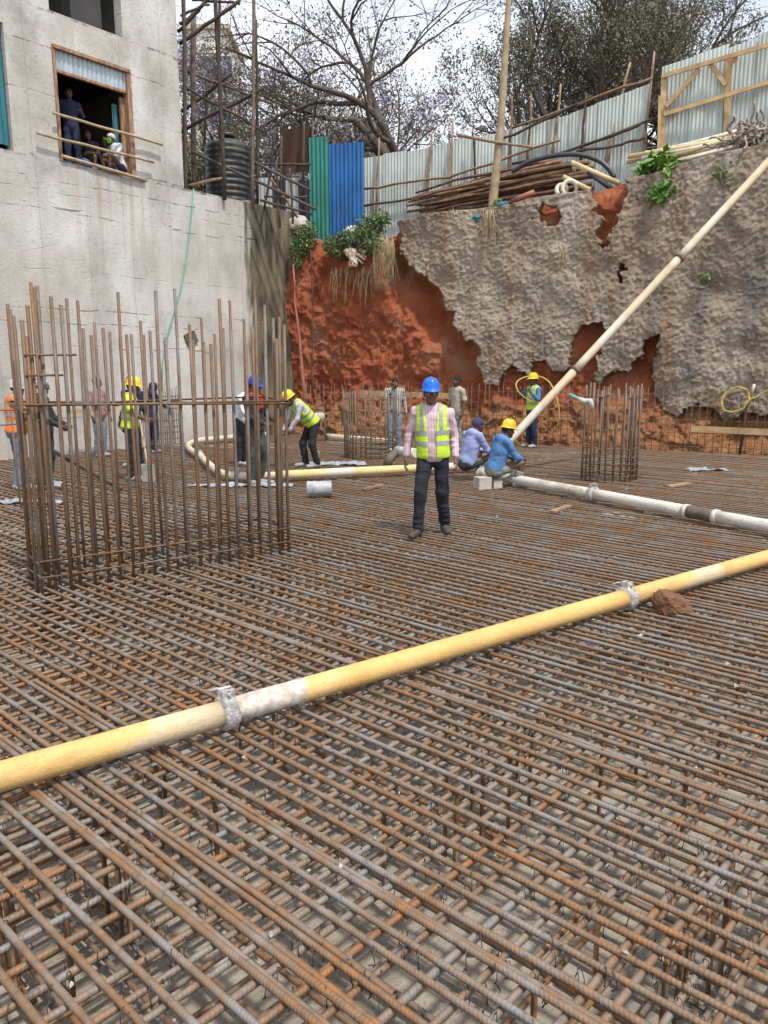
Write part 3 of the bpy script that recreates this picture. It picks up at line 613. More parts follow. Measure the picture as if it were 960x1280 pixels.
# loose chips of concrete caught on the steel
mb = MB()
for i in range(420):
    y = 1.5 + 15 * rnd.random() ** 1.3; p = Vector((rnd.uniform(-0.58, 0.58) * y, y, 0)); k = rnd.uniform(0.003, 0.009) * (1 + y * 0.06)
    z = rnd.choice((0.004, FLOOR_Z + 0.03)) ; q = [p + Vector((rnd.gauss(0, 1), rnd.gauss(0, 1), rnd.gauss(0, .6))) * k + EZ * z for _ in range(6)]
    mb._add(q, [(0, 1, 2), (0, 2, 3), (0, 3, 4), (0, 4, 1), (5, 2, 1), (5, 3, 2), (5, 4, 3), (5, 1, 4)], False)
tag(mb.build('concrete_chips', M['spill']), 'small pale concrete chips scattered over the steel mats', 'debris', kind='stuff')

# ---------------------------------------------------------------- column cages
def cage(label, foot, zlo, zhi, r, ties, group=None, lean=0.02, seed=0, extra=0.0, tier=0.010, zbase=None, mats=None, name='column_cage'):
    rnd = random.Random(seed); c_ = sum((Vector(f) for f in foot), Vector((0, 0, 0))) / len(foot)
    root = thing(name, c_, label, 'rebar cage', group); lean_d = Vector((rnd.uniform(-1, 1), rnd.uniform(-1, 1), 0)) * lean * 0.4
    for f in foot:
        f = Vector(f); h = rnd.uniform(zlo, zhi) + (extra if rnd.random() < 0.36 else 0)
        topp = f + EZ * h + lean_d * h + Vector((rnd.uniform(-1, 1), rnd.uniform(-1, 1), 0)) * lean
        b = Vector((f.x, f.y, FLOOR_Z + 0.1))
        MB().tube([b, b.lerp(topp, 0.5) + Vector((rnd.uniform(-1, 1), rnd.uniform(-1, 1), 0)) * lean * 0.3, topp], r * rnd.uniform(0.9, 1.08), 7).build('upright_bar', rnd.choice(mats or (M['up_brown_shaded'], M['up_rust_shaded'], M['up_grey_shaded'], M['up_brown_shaded'])), root)
    for z, lp, dz in ties:
        pts = [Vector(p) + EZ * (z + rnd.uniform(-dz, dz)) + lean_d * z for p in lp]
        MB().tube(pts, tier, 6).build('tie_bar', rnd.choice((M['up_rust_shaded'], M['up_brown_shaded'])), root)
    return root
P0, P1 = gp(54, 737), gp(361, 687); D1 = (P1 - P0).normalized(); D2 = Vector((-D1.y, D1.x, 0)); WD = 0.62; LN = (P1 - P0).length
rc = random.Random(3); foot = []
for i in range(23): foot.append(P0 + D1 * (LN * i / 22 + rc.uniform(-.018, .018)) + D2 * rc.uniform(-.02, .03))
for i in range(21): foot.append(P0 + D1 * (LN * (i + 0.3) / 20.6 + rc.uniform(-.025, .025)) + D2 * (WD + rc.uniform(-.03, .03)))
for i in (1, 2): foot += [P0 + D2 * WD * i / 3, P1 + D2 * WD * i / 3]
foot += [P0 + D1 * 0.06 + D2 * 0.05, P0 + D1 * 0.11 + D2 * 0.02, P0 - D1 * 0.03 + D2 * 0.08, P1 - D1 * 0.05 + D2 * 0.05, P0 + D1 * 0.16 + D2 * 0.07]
def rect(o=0.02): return [P0 - D1 * o - D2 * o, P1 + D1 * o - D2 * o, P1 + D1 * o + D2 * (WD + o), P0 - D1 * o + D2 * (WD + o), P0 - D1 * o - D2 * o]
ties = [(1.58, rect(), 0.03), (1.56, rect(0.03), 0.05), (0.26, rect(), 0.03), (0.10, rect(), 0.03), (2.02, [P0, P0 + D1 * 0.42], 0.02), (1.86, [P0, P0 + D1 * 0.3], 0.02)]
for k in (0.3, 0.6): 
    q = P0 + D1 * LN * k; ties.append((1.57, [q - D2 * .03, q + D2 * (WD + .03)], 0.01)); ties.append((0.25, [q - D2 * .03, q + D2 * (WD + .03)], 0.01))
cage('long cage of tall rusty starter bars tied around the middle, by the yellow pipe', foot, 2.12, 2.34, 0.0155, ties, lean=0.024, seed=5, extra=0.28)
# rounder cage behind the man in the blue helmet
cc = gp(464, 571); foot = [cc + Vector((0.56 * math.cos(a), 0.42 * math.sin(a), 0)) for a in [2 * math.pi * k / 32 for k in range(32)]]
lp = foot + [foot[0]]
cage('round cage of thin dark bars in front of the red earth bank', foot, 1.32, 1.46, 0.011, [(z, lp, 0.02) for z in (0.08, 0.16, 0.25, 0.34, 0.44, 0.98, 1.26)], lean=0.03, seed=8, mats=(M['up_grey_shaded'], M['up_brown_shaded']))
cc = gp(761, 598); foot = [cc + Vector((0.49 * math.cos(a) + 0.02 * math.sin(3 * a), 0.36 * math.sin(a), 0)) for a in [2 * math.pi * k / 26 for k in range(26)]]; lp = foot + [foot[0]]
cage('oval cage of upright bars between the slanting pipe and the soil wall', foot, 1.52, 1.66, 0.015, [(z, lp, 0.02) for z in (0.08, 0.18, 0.28, 0.4, 0.55, 1.42)], lean=0.03, seed=9)
f0 = gp(-12, 640); foot = [f0 + DB * (0.2 * k) + DA * (0.3 * (k % 2)) for k in range(5)]
cage('short group of starter bars beside the worker in the orange vest', foot, 1.25, 1.5, 0.014, [(1.35, [foot[0], foot[2], foot[4]], .03), (1.1, [foot[1], foot[3]], .03)], lean=0.05, seed=12)
# starter bars standing against the basement wall
wb = [wl(tq, 0.32, 0) for tq in np.linspace(wt(215, 540)[0], wt(176, 540)[0], 16)]
cage('dense dark starter bars standing against the concrete wall', wb, 1.35, 1.5, 0.011, [(z, [wb[0], wb[-1]], 0.01) for z in (0.15, 0.3, 0.45, 0.6, 0.9, 1.2)], lean=0.02, seed=14, mats=(M['up_grey_shaded'],))
# starter bars of the wall to come, all along the soil face
sb = [sl(s_, 0.62 + float(face_bend(np.array(s_))), 0) for s_ in np.arange(0.9, 13.6, 0.165)]
hz_ = [(z, [sb[0], sb[24], sb[48], sb[-1]], 0.02) for z in (0.12, 0.42, 0.72, 1.02, 1.30)]
cage('long row of thin wall starter bars standing along the soil face', sb, 1.36, 1.56, 0.0075, hz_, lean=0.05, seed=15, tier=0.007, name='wall_rebar')

# ---------------------------------------------------------------- concrete pump pipes
def axis_R(d): 
    d = d.normalized(); y = Vector((0, 0, 1)).cross(d); y = y.normalized() if y.length > 1e-3 else Vector((0, 1, 0)); z = d.cross(y); return Matrix((d, y, z)).transposed()
def clamp(pos, d, r, root, seed=0, mat=None):
    rnd = random.Random(seed); R = axis_R(d); Mx = Matrix.Translation(pos) @ R.to_4x4() @ Matrix.Rotation(math.pi / 2, 4, 'Y')
    w = r * 0.62
    prof = [(r * 0.98, -w), (r * 1.26, -w * 0.95), (r * 1.45, -w * 0.6), (r * 1.36, -w * 0.2), (r * 1.40, w * 0.15), (r * 1.48, w * 0.55), (r * 1.26, w * 0.92), (r * 0.98, w)]
    def fn(p): 
        k = 1 + 0.09 * float(vnoise(np.array([[p.x * 40, p.y * 40, p.z * 40 + seed]]))[0]); return Vector((p.x * k, p.y * k, p.z))
    mb = MB().lathe(prof, 28, Mx, True, fn); cl = mb.build('clamp', mat or M['crust'], root)
    def loc(x, y, z): return pos + R @ Vector((x, y, z))
    e = MB()
    for sgn in (-1, 1): e.box(loc(0, sgn * r * 0.34, r * 1.52), (w * 1.7, r * 0.30, r * 0.78), R @ Matrix.Rotation(0.12 * sgn, 3, 'X'))
    e.box(loc(0, 0, r * 1.40), (w * 1.3, r * 0.5, r * 0.3), R)
    subpart(e.build('lug', mat or M['crust'], None), cl); cl.children[0].matrix_parent_inverse = Matrix.Identity(4)
    bl = MB().tube([loc(0, -r * 0.75, r * 1.6), loc(0, r * 0.75, r * 1.6)], r * 0.15, 8)
    bl.tube([loc(0, r * 0.6, r * 1.6), loc(-w * 0.6, r * 1.0, r * 1.62), loc(-w * 1.5, r * 1.35, r * 1.45)], [r * 0.13, r * 0.14, r * 0.1], 7)
    subpart(bl.build('bolt', mat or M['crust'], None), cl)
    for ch in cl.children:
        ch.matrix_parent_inverse = Matrix.Identity(4)
    return cl
def straight(a, b, r, name, mat, root, n=24, dents=0.0):
    a, b = Vector(a), Vector(b); d = b - a; L = d.length; R = axis_R(d); m = max(4, int(L / 0.25))
    V = []; 
    mb = MB(); mb.tube([Vector((L * i / m, 0, 0)) for i in range(m + 1)], r, n, wob=0.009, seed=int(L * 100))
    o = bpy.data.objects.new(name, mesh_from(name, mb.v, mb.f, mat, smooth=mb.sm)); COL.objects.link(o); o.parent = root
    o.matrix_basis = Matrix.Translation(a - root.location) @ R.to_4x4(); return o
PR = 0.069
ya, yb = gp(-60, 988, 0.10), gp(1045, 672, 0.10); yd = (yb - ya).normalized()
def on_pipe(px):                                            # point of the axis that shows at this column
    A = ray(px, 640).cross(ray(px, 900)); t_ = (Vector((0, 0, CAM_H)) - ya).dot(A) / yd.dot(A); return ya + yd * t_
j1, j2 = on_pipe(284), on_pipe(783)
yp = thing('pump_pipe', ya, 'yellow painted concrete pump pipe lying across the mat, jointed by two crusted clamps', 'pipe')
straight(ya, j1 - yd * 0.03, PR, 'pipe_section', M['pipe_yellow'], yp, 32)
t = NT('yellow_pipe_crusted_end'); Xp = t.sep(t.obj)[0]
c = t.ramp(t.noise(t.obj, 3, 5), [(0.35, (0.55, 0.35, 0.115)), (0.65, (0.66, 0.43, 0.15))])
f = t.math('ADD', t.band(Xp, 0.15, 0.75, 0.75, 0.0), t.math('MULTIPLY', t.math('SUBTRACT', t.noise(t.obj, 5, 6, 0.65), 0.5), 1.3))
c = t.mix(t.ramp(f, [(0.32, 0.0), (0.46, 0.95)]), c, t.ramp(t.noise(t.obj, 18, 5), [(0.4, (0.42, 0.38, 0.33)), (0.62, (0.63, 0.60, 0.55))]))
c = t.mix(t.ramp(t.noise(t.mapv(t.obj, (0.5, 1, 1)), 5, 6, .7), [(0.60, 0.0), (0.72, 0.5)]), c, (0.62, 0.53, 0.36))
c = t.mix(t.ramp(t.noise(t.obj, 45, 5, 0.7), [(0.55, 0.0), (0.66, 0.5)]), c, (0.30, 0.23, 0.14))
M['pipe_mid'] = t.done(c, 0.7, 0, t.noise(t.obj, 40, 5, .7), 0.6, 0.008)
straight(j1 + yd * 0.03, j2 - yd * 0.03, PR, 'pipe_section', M['pipe_mid'], yp, 32)
straight(j2 + yd * 0.03, yb, PR, 'pipe_section', M['pipe_yellow'], yp, 32)
clamp(j1, yd, PR, yp, 1); clamp(j2, yd, PR, yp, 2)
# crusted line that the two men sit on
GR = 0.078
ga, gb = gp(598, 591, 0.12), gp(1010, 667, 0.12); gd = (gb - ga).normalized()
gpipe = thing('pump_pipe', ga, 'grey cement crusted pump pipe on the mat that two workers sit on', 'pipe')
def on_g(px):
    A = ray(px, 640).cross(ray(px, 900)); t_ = (Vector((0, 0, CAM_H)) - ga).dot(A) / gd.dot(A); return ga + gd * t_
g1, g2 = on_g(741), on_g(858)
straight(ga, g1, GR, 'pipe_section', M['pipe_grey'], gpipe, 20); straight(g1, g2 - gd * .03, GR, 'pipe_section', M['pipe_grey'], gpipe, 20)
straight(g2, g2 + gd * 0.42, GR * 1.03, 'pipe_section', M['darkcrust'], gpipe, 20); straight(g2 + gd * 0.42, gb, GR, 'pipe_section', M['pipe_grey'], gpipe, 20)
clamp(g1, gd, GR, gpipe, 3); clamp(ga + gd * 0.05, gd, GR, gpipe, 4)
for q in (g2, g2 + gd * 0.42): MB().lathe([(GR, -.03), (GR * 1.15, -.03), (GR * 1.15, .03), (GR, .03)], 20, Matrix.Translation(q) @ axis_R(gd).to_4x4() @ Matrix.Rotation(math.pi / 2, 4, 'Y')).build('collar', M['pipe_grey'], gpipe)
# long cream pipe, elbow and the bend on the left
ca, cb = gp(350, 594, 0.11), gp(598, 582, 0.11)
ca = Vector((ca.x, ca.y, 0.11))
cp = thing('pump_pipe', ca, 'cream pump pipe behind the blue helmeted man, bending back near the concrete wall', 'pipe')
straight(ca, cb, 0.076, 'pipe_section', M['pipe_cream'], cp, 18)
bend = [gp(*p, 0.11) for p in ((350, 594), (322, 595), (298, 595), (278, 592), (264, 583), (250, 570), (238, 562), (236, 556), (246, 551), (275, 548), (335, 543))]
from mathutils import geometry as _g
def smooth_path(pts, n=6):
    out = []
    for i in range(len(pts) - 1):
        p0, p1, p2, p3 = pts[max(i - 1, 0)], pts[i], pts[i + 1], pts[min(i + 2, len(pts) - 1)]
        for k in range(n):
            u = k / n; out.append(0.5 * ((2 * p1) + (p2 - p0) * u + (2 * p0 - 5 * p1 + 4 * p2 - p3) * u * u + (3 * p1 - p0 - 3 * p2 + p3) * u ** 3))
    return out + [pts[-1]]
MB().tube(smooth_path(bend, 4), 0.066, 14).build('bent_section', M['pipe_pale'], cp)
for q in (2, 5): clamp(bend[q], bend[q + 1] - bend[q - 1], 0.064, cp, 20 + q)
el = [gp(484, 582, 0.08), gp(487, 579, 0.13) + EZ * 0.08, gp(497, 577, 0.13) + EZ * 0.2, gp(520, 577, 0.2) + EZ * 0.16]
ep = thing('pipe_elbow', el[0], 'short dark elbow pipe with a pale open end beside the blue helmeted man', 'pipe')
MB().tube(smooth_path(el[:3], 5), 0.085, 14).build('elbow', M['darkcrust'], ep); MB().tube([el[2], el[3]], [0.1, 0.085], 14).build('sleeve', M['pipe_grey'], ep)
wp_ = [gp(408, 545, 0.1), gp(500, 553, 0.1)]
o = straight(wp_[0], wp_[1], 0.07, 'spare_pipe', M['pipe_pale'], thing('loose_pipe', wp_[0], 'pale loose pipe lying on the mat behind the round cage', 'pipe'), 14)
# delivery pipe that climbs out of the pit
ka, kb = gp(606, 586, 0.2), at(985, 176, 15.6); ka = at(612, 578, 13.55); kd = (kb - ka).normalized()
kp = thing('delivery_pipe', ka, 'long pale pump pipe slanting up from the mat to the top of the soil wall', 'pipe')
L_ = (kb - ka).length; cuts = [0, 0.245, 0.645, 1.0]
def on_k(px):
    A = ray(px, 0).cross(ray(px, 900)); return (Vector((0, 0, CAM_H)) - ka).dot(A) / kd.dot(A)
ks = [0, on_k(719), on_k(849), L_]
for i in range(3): straight(ka + kd * (ks[i]), ka + kd * (ks[i + 1]), 0.074, 'pipe_section', M['pipe_pale'], kp, 18)
for k in ks[1:3]: MB().lathe([(.07, -.035), (.09, -.03), (.094, 0), (.09, .03), (.07, .035)], 20, Matrix.Translation(ka + kd * k) @ axis_R(kd).to_4x4() @ Matrix.Rotation(math.pi / 2, 4, 'Y')).build('coupling', M['darkcrust'], kp)
# ---------------------------------------------------------------- fence of corrugated sheets above the pit
def sheet_obj(a, b, z0, z1, mat, parent, name='sheet', pitch=0.09, lean=0.0, depth=0.02, slope=0.0):
    a, b = Vector((a.x, a.y, 0)), Vector((b.x, b.y, 0)); d = b - a; L = d.length
    o = bpy.data.objects.new(name, None) if False else None
    mb = corr(L, z1 - z0, pitch, depth); mb.v = [(x_, y_, z_ + (x_ - L / 2) * slope) for x_, y_, z_ in mb.v]; me = mesh_from(name, mb.v, mb.f, mat, smooth=mb.sm); o = bpy.data.objects.new(name, me); COL.objects.link(o)
    Mx = Matrix.Translation(Vector((a.x, a.y, z0))) @ Matrix.Rotation(math.atan2(d.y, d.x), 4, 'Z') @ Matrix.Rotation(lean, 4, 'X')
    if parent is not None: o.parent = parent; Mx = Matrix.Translation(-parent.location) @ Mx
    o.matrix_basis = Mx; return o
def fence_line(tops, Ys, hgt, wid, mat, label, seed, name='sheet_fence'):
    rnd = random.Random(seed); pts = [at(x, y, Y) for (x, y), Y in zip(tops, Ys)]
    root = thing(name, Vector((pts[0].x, pts[0].y, pts[0].z - hgt)), label, 'fence'); seg = []
    tot = sum((pts[i + 1] - pts[i]).length for i in range(len(pts) - 1)); n = int(tot / wid); xs = []
    cum = [0]
    for i in range(len(pts) - 1): cum.append(cum[-1] + (pts[i + 1] - pts[i]).length)
    def P(u):
        i = max(k for k in range(len(pts) - 1) if cum[k] <= u + 1e-9); return pts[i].lerp(pts[i + 1], (u - cum[i]) / (cum[i + 1] - cum[i]))
    for i in range(n):
        a, b = P(tot * i / n), P(min(tot, tot * (i + 1) / n + 0.05)); zt = (a.z + b.z) / 2 + rnd.uniform(-.04, .04); k = (rnd.random() - 0.5) * 0.02
        nn = Vector((b.y - a.y, a.x - b.x, 0)).normalized() * (0.012 * (i % 2))
        sheet_obj(a + nn, b + nn, zt - hgt, zt, mat, root, lean=k, slope=(b.z - a.z) / max(.1, math.hypot(b.x - a.x, b.y - a.y)) * rnd.uniform(.7, 1.1))
    return root, P, tot
FT = [(453, 197), (500, 190), (545, 181), (620, 166), (640, 160), (720, 140), (812, 106)]; FY = [23.9, 23.5, 23.1, 22.5, 22.3, 21.6, 20.7]
fence1, FP, FL = fence_line(FT, FY, 2.9, 0.62, M['galv'], 'weathered grey corrugated sheet fence on rough poles above the sprayed concrete', 3)
rnd = random.Random(21)
for k, (x, yb_, yt, xt) in enumerate(((470, 285, 172, 474), (533, 262, 165, 540), (560, 250, 148, 566), (596, 240, 165, 590), (636, 225, 120, 640), (660, 205, 118, 664), (690, 195, 105, 701), (726, 200, 117, 733), (757, 205, 78, 788), (803, 205, 65, 818))):
    Y = np.interp(x, [p[0] for p in FT], FY) - 0.16; a, b_ = at(x, yb_, Y), at(xt, yt, Y)
    MB().tube(crooked(a, b_, 6, 0.025, rnd), [0.045 - 0.02 * i / 6 for i in range(7)], 7).build('post', rnd.choice((M['pole'], M['pole'], M['darkpole'])), fence1)
for pts_ in (((455, 236), (560, 222), (700, 175)), ((453, 258), (530, 245), (640, 212)), ((640, 205), (760, 172), (805, 152)), ((640, 160), (730, 128), (815, 98)), ((720, 190), (770, 182), (806, 172)), ((620, 178), (680, 150), (740, 120)), ((720, 185), (812, 150), (822, 146))):
    ps = [at(x, y, np.interp(x, [p[0] for p in FT], FY) - 0.25) for x, y in pts_]; q = crooked(ps[0], ps[1], 5, 0.03, rnd) + crooked(ps[1], ps[2], 5, 0.03, rnd)[1:]
    MB().tube(q, 0.034, 6).build('rail', rnd.choice((M['darkpole'], M['pole'])), fence1)
# newer stretch in a sawn timber frame
F2 = [(828, 84), (900, 61), (965, 39), (1040, 12)]; F2Y = [20.3, 19.8, 19.3, 18.7]
fence2, FP2, FL2 = fence_line(F2, F2Y, 2.75, 0.60, M['galv'], 'newer corrugated sheet fence in a braced sawn timber frame', 5)
def f2(x, y, o=0.12): return at(x, y, np.interp(x, [p[0] for p in F2], F2Y) - o)
for (x0, y0, x1, y1, w, nm) in ((830, 96, 827, 210, .13, 'post'), (911, 75, 907, 200, .14, 'post'), (829, 95, 1035, 34, .10, 'top_rail'), (830, 143, 1035, 80, .09, 'middle_rail'), (832, 133, 874, 86, .11, 'brace'), (888, 80, 907, 106, .10, 'brace'), (912, 80, 922, 72, .09, 'brace'), (825, 120, 823, 205, .07, 'post')):
    oo = 0.10 if nm in ('post',) else 0.15 if 'rail' in nm else 0.165
    MB().beam(f2(x0, y0, oo), f2(x1, y1, oo), 0.05, w, up=(1, -0.3, 0) if abs(x1 - x0) < 30 and nm == 'post' else (0, 0, 1)).build(nm, M['timber'], fence2)
# blue and green sheets and the rusty one
bg_root = thing('sheet_screen', at(420, 290, 22.4), 'green and bright blue corrugated sheets standing at the pit corner', 'screen')
for (x0, x1, yt0, yt1, yb_, Y0, Y1, m_) in ((386, 411, 168, 174, 276, 23.2, 23.05, 'green_sheet'), (411, 454, 175, 182, 288, 23.05, 22.8, 'blue_sheet')):
    a, b_ = at(x0, yt0, Y0), at(x1, yt1, Y1); zb = at((x0 + x1) / 2, yb_ + 48, Y0).z
    sheet_obj(a, b_, zb, (a.z + b_.z) / 2, M[m_], bg_root, pitch=0.12, depth=0.03)
a, b_ = at(350, 168, 24.0), at(391, 152, 23.6); rs = thing('rusty_sheet', at(352, 225, 23.4), 'dark rusty metal sheet propped behind the green sheet', 'sheet')
sheet_obj(a, b_, at(352, 218, 24.0).z, (a.z + b_.z) / 2, M['brown_sheet'], rs, pitch=0.4, depth=0.008)
for x0, y0, x1, y1 in ((352, 170, 350, 270), (391, 150, 391, 280), (380, 155, 378, 285)): MB().tube([at(x0, y0, 23.5), at(x1, y1, 23.5)], 0.035, 6).build('prop', M['darkpole'], rs)
sheds = thing('shed_screen', at(345, 268, 24.8), 'low dark corrugated sheet screen behind the water tank', 'screen')
for i, (x0, x1) in enumerate(((322, 340), (340, 357), (357, 372), (372, 388))): sheet_obj(at(x0, 222, 24.8), at(x1, 222, 24.8), at(x0, 275, 24.8).z, at(x0, 222 + 3 * (i % 2), 24.8).z, M['navy_sheet'] if i % 2 else M['galv_old'], sheds, pitch=0.12)
# ---------------------------------------------------------------- water tank
TY = 23.0; tc_ = at(287, 260, TY); rt = (at(315, 210, TY).x - at(258, 210, TY).x) / 2; zb, zt = at(287, 256, TY).z, at(287, 172, TY).z
root = thing('water_tank', Vector((tc_.x, tc_.y, zb)), 'black ribbed plastic water tank behind the concrete wall', 'water tank')
prof = [(0.02, zt - zb + 0.02), (0.16, zt - zb + 0.02), (0.17, zt - zb - 0.05), (rt * 0.55, zt - zb - 0.11), (rt * 0.92, zt - zb - 0.22), (rt, zt - zb - 0.32)]
k = 0; z = zt - zb - 0.36
while z > 0.05: prof += [(rt * 0.975, z), (rt * 0.975, z - 0.05), (rt * 1.01, z - 0.07), (rt * 1.01, z - 0.13)]; z -= 0.16
prof += [(rt, 0), (0.02, 0)]
MB().lathe(prof, 40, Matrix.Translation((tc_.x, tc_.y, zb))).build('tank_body', M['tank'], root)
MB().lathe([(0.0, 0.10), (0.18, 0.10), (0.21, 0.07), (0.21, 0.0), (0.16, 0.0)], 24, Matrix.Translation((tc_.x, tc_.y, zt))).build('lid', M['tank'], root)
base_z = float(LEDGE) - 0.45
MB().box((tc_.x, tc_.y, (base_z + zb) / 2 - 0.02), (rt * 2.1, rt * 2.1, max(0.1, zb - base_z))).build('plinth', M['block'], root)
# ---------------------------------------------------------------- pole scaffold beside the building
sc = thing('pole_scaffold', at(280, 262, 21.5), 'dark rough pole scaffold lashed together beside the concrete building', 'scaffold')
for (x0, y0, x1, y1, Y, r, m_) in ((232, 258, 228, -40, 20.6, .05, 'darkpole'), (243, 250, 242, 15, 22.3, .075, 'greypole'), (281, 250, 268, -40, 20.9, .05, 'darkpole'), (274, 240, 274, -40, 22.0, .035, 'darkpole'), (316, 262, 316, -40, 21.2, .045, 'greypole'), (322, 255, 320, 25, 22.2, .04, 'darkpole'), (256, 255, 258, 100, 23, .035, 'darkpole'), (330, 262, 345, 165, 21.8, .03, 'darkpole'),
        (224, 55, 300, 0, 20.8, .045, 'darkpole'), (222, 40, 268, -10, 21.4, .045, 'darkpole'), (224, 30, 250, 12, 21.8, .04, 'darkpole'), (226, 20, 262, 6, 20.8, .03, 'darkpole'), (240, 0, 300, 5, 21.5, .03, 'darkpole'), (226, 165, 330, 110, 21.9, .045, 'darkpole'), (226, 140, 290, 92, 22.4, .04, 'darkpole'), (235, 90, 340, 130, 22.3, .03, 'darkpole'), (230, 108, 330, 165, 21.6, .035, 'darkpole'), (236, 232, 280, 222, 20.9, .035, 'pole'),
        (240, 190, 395, 262, 21.3, .04, 'darkpole'), (300, 195, 388, 238, 21.4, .04, 'darkpole'), (322, 205, 388, 205, 22.5, .035, 'darkpole'), (325, 250, 390, 268, 21.2, .035, 'darkpole'), (345, 200, 350, 285, 21.6, .03, 'darkpole'), (362, 210, 366, 280, 21.7, .03, 'darkpole'), (335, 220, 372, 272, 21.9, .03, 'pole'), (330, 246, 384, 246, 22, .03, 'darkpole')):
    MB().tube(crooked(at(x0, y0, Y), at(x1, y1, Y), 7, 0.02, rnd), r, 7).build('pole', M[m_], sc)
# ---------------------------------------------------------------- tall bamboo mast and the stack of poles
def wall_Y(px, py, back):                            # depth of a point BACK metres behind the soil face
    return onplane(px, py, C0 - SN * back, SN).y
Yp = wall_Y(616, 250, 0.35)
root = thing('bamboo_mast', at(615, 258, Yp), 'tall straight bamboo mast standing at the edge of the soil wall', 'pole')
a, b_ = at(615, 262, Yp), at(641, -40, Yp); n = 16; pts, rr = [], []
for i in range(n * 3 + 1):
    u = i / (n * 3); pts.append(a.lerp(b_, u) + Vector((0.03 * math.sin(u * 5), 0, 0))); rr.append((0.115 - 0.055 * u) * (1.09 if i % 3 == 0 else 1.0))
MB().tube(pts, rr, 12).build('culm', M['bamboo'], root)
MB().tube([at(573, 169, Yp - 0.12), at(620, 178, Yp - 0.12), at(665, 184, Yp - 0.12)], [0.04, 0.036, 0.03], 7).build('cross_pole', M['pole'], root)
rnd = random.Random(33)
for i in range(54):
    lay_ = i // 12; u = (i % 12) / 11; back = 0.75 + 0.9 * u + rnd.uniform(-.05, .05)
    x0 = rnd.uniform(508, 560); x1 = rnd.uniform(690, 745); k = lay_ / 4.5
    y0 = lerp(268, 245, k) - u * 8 + rnd.uniform(-3, 3); y1 = lerp(240, 201, k) + rnd.uniform(-4, 4) - u * 4
    a, b_ = at(x0, y0, wall_Y(x0, y0, back)), at(x1, y1, wall_Y(x1, y1, back))
    q = crooked(a, b_, 7, 0.03, rnd); 
    for w_, pp in enumerate(q): pp.z += 0.10 * math.sin(math.pi * w_ / 7) * k
    single(MB().tube(q, [0.030 + 0.022 * w_ / 7 for w_ in range(8)], 7), 'stacked_pole', M['pilepole'], 'dark crooked pole in the stack beside the bamboo mast', 'pole', 'poles stacked above the soil wall')
hp = [at(x, y, wall_Y(x, y, 0.85)) for x, y in ((640, 215), (660, 203), (690, 195), (720, 193), (745, 199), (760, 210), (768, 222))]
single(MB().tube(smooth_path(hp, 5), 0.06, 10), 'black_hose', M['hose_black'], 'thick black hose arching over the stack of poles', 'hose')
for (x0, y0, x1, y1, r, m_, lab) in ((714, 203, 775, 230, .062, 'plastic_yellow', 'yellow plastic pipe sticking out over the stack of poles'), (704, 221, 738, 238, .06, 'plastic_yellow', 'short yellow pipe end beside the white pipe coil'), (735, 215, 770, 240, .06, 'hose_black', 'short dark pipe beside the pole stack'), (640, 252, 668, 240, .07, 'redpipe', 'red clay pipe lying at the edge near the blue rag')):
    single(MB().tube([at(x0, y0, wall_Y(x0, y0, 0.45)), at(x1, y1, wall_Y(x1, y1, 0.45))], r, 12), 'loose_pipe', M[m_], lab, 'pipe')
for (cx_, cy_, r, lab) in ((712, 236, 0.17, 'white pipe coil lying beside the yellow pipe end'), (702, 238, 0.12, 'small white pipe ring against the larger white coil')):
    Yc = wall_Y(cx_, cy_, 0.4); cc = at(cx_, cy_, Yc); single(MB().tube([cc + Vector((r * math.cos(a), -0.03 * math.sin(2 * a), r * math.sin(a) * 1.1)) for a in np.linspace(0, 2 * math.pi, 25)], 0.055, 9, cap=False), 'pipe_coil', M['plastic_white'], lab, 'pipe coil')
def lump(c_, rad, seed, n=3, amp=0.35, freq=3.0):    # an uneven lump, as points and faces
    bm = bmesh.new(); bmesh.ops.create_icosphere(bm, subdivisions=n, radius=1.0)
    V = np.array([v.co[:] for v in bm.verts]); k = 1 + amp * fbm(V * freq * 0.5 + seed * 3.1, 3, seed); V = V * k[:, None] * np.array(rad) + np.array(c_)
    f = [tuple(v.index for v in q.verts) for q in bm.faces]; bm.free(); return V, f
def lump_obj(c_, rad, seed, name, mat, label, cat, n=3, amp=0.35, freq=3.0, smooth=True):
    V, f = lump(c_, rad, seed, n, amp, freq); o = link(name, mesh_from(name, [tuple(v) for v in V], f, mat, smooth=smooth)); return tag(o, label, cat)
for (x, y, lab) in ((628, 256, 'blue rag caught on the red clay pipe'), (597, 273, 'scrap of blue plastic on the edge below the stacked poles')):
    lump_obj(at(x, y, wall_Y(x, y, -0.1)), (0.11, 0.05, 0.07), x, 'blue_rag', M['rag_blue'], lab, 'rag', 3, 1.2, 4)
# right-hand pipes and the bundle of white rope
rnd = random.Random(41)
for i in range(9):
    x0, y0 = 786 + rnd.uniform(-4, 20), 214 - (i // 3) * 7 - rnd.uniform(0, 6); x1, y1 = 936 + rnd.uniform(-10, 14), 176 - (i // 3) * 6 + rnd.uniform(-4, 6); bk = 0.5 + 0.16 * (i % 3)
    a, b_ = at(x0, y0, wall_Y(x0, y0, bk)), at(x1, y1, wall_Y(x1, y1, bk))
    m_ = 'plastic_yellow' if i % 2 else 'plastic_white'
    single(MB().tube([a, a.lerp(b_, .5) - EZ * 0.03, b_], 0.058, 10), 'stacked_pipe', M[m_], ('yellowed' if i % 2 else 'off-white') + ' plastic pipe in the stack below the timber framed fence', 'pipe', 'yellowed stacked pipes' if i % 2 else 'off-white stacked pipes')
rb = MB(); cR = at(945, 172, wall_Y(945, 172, 0.55))
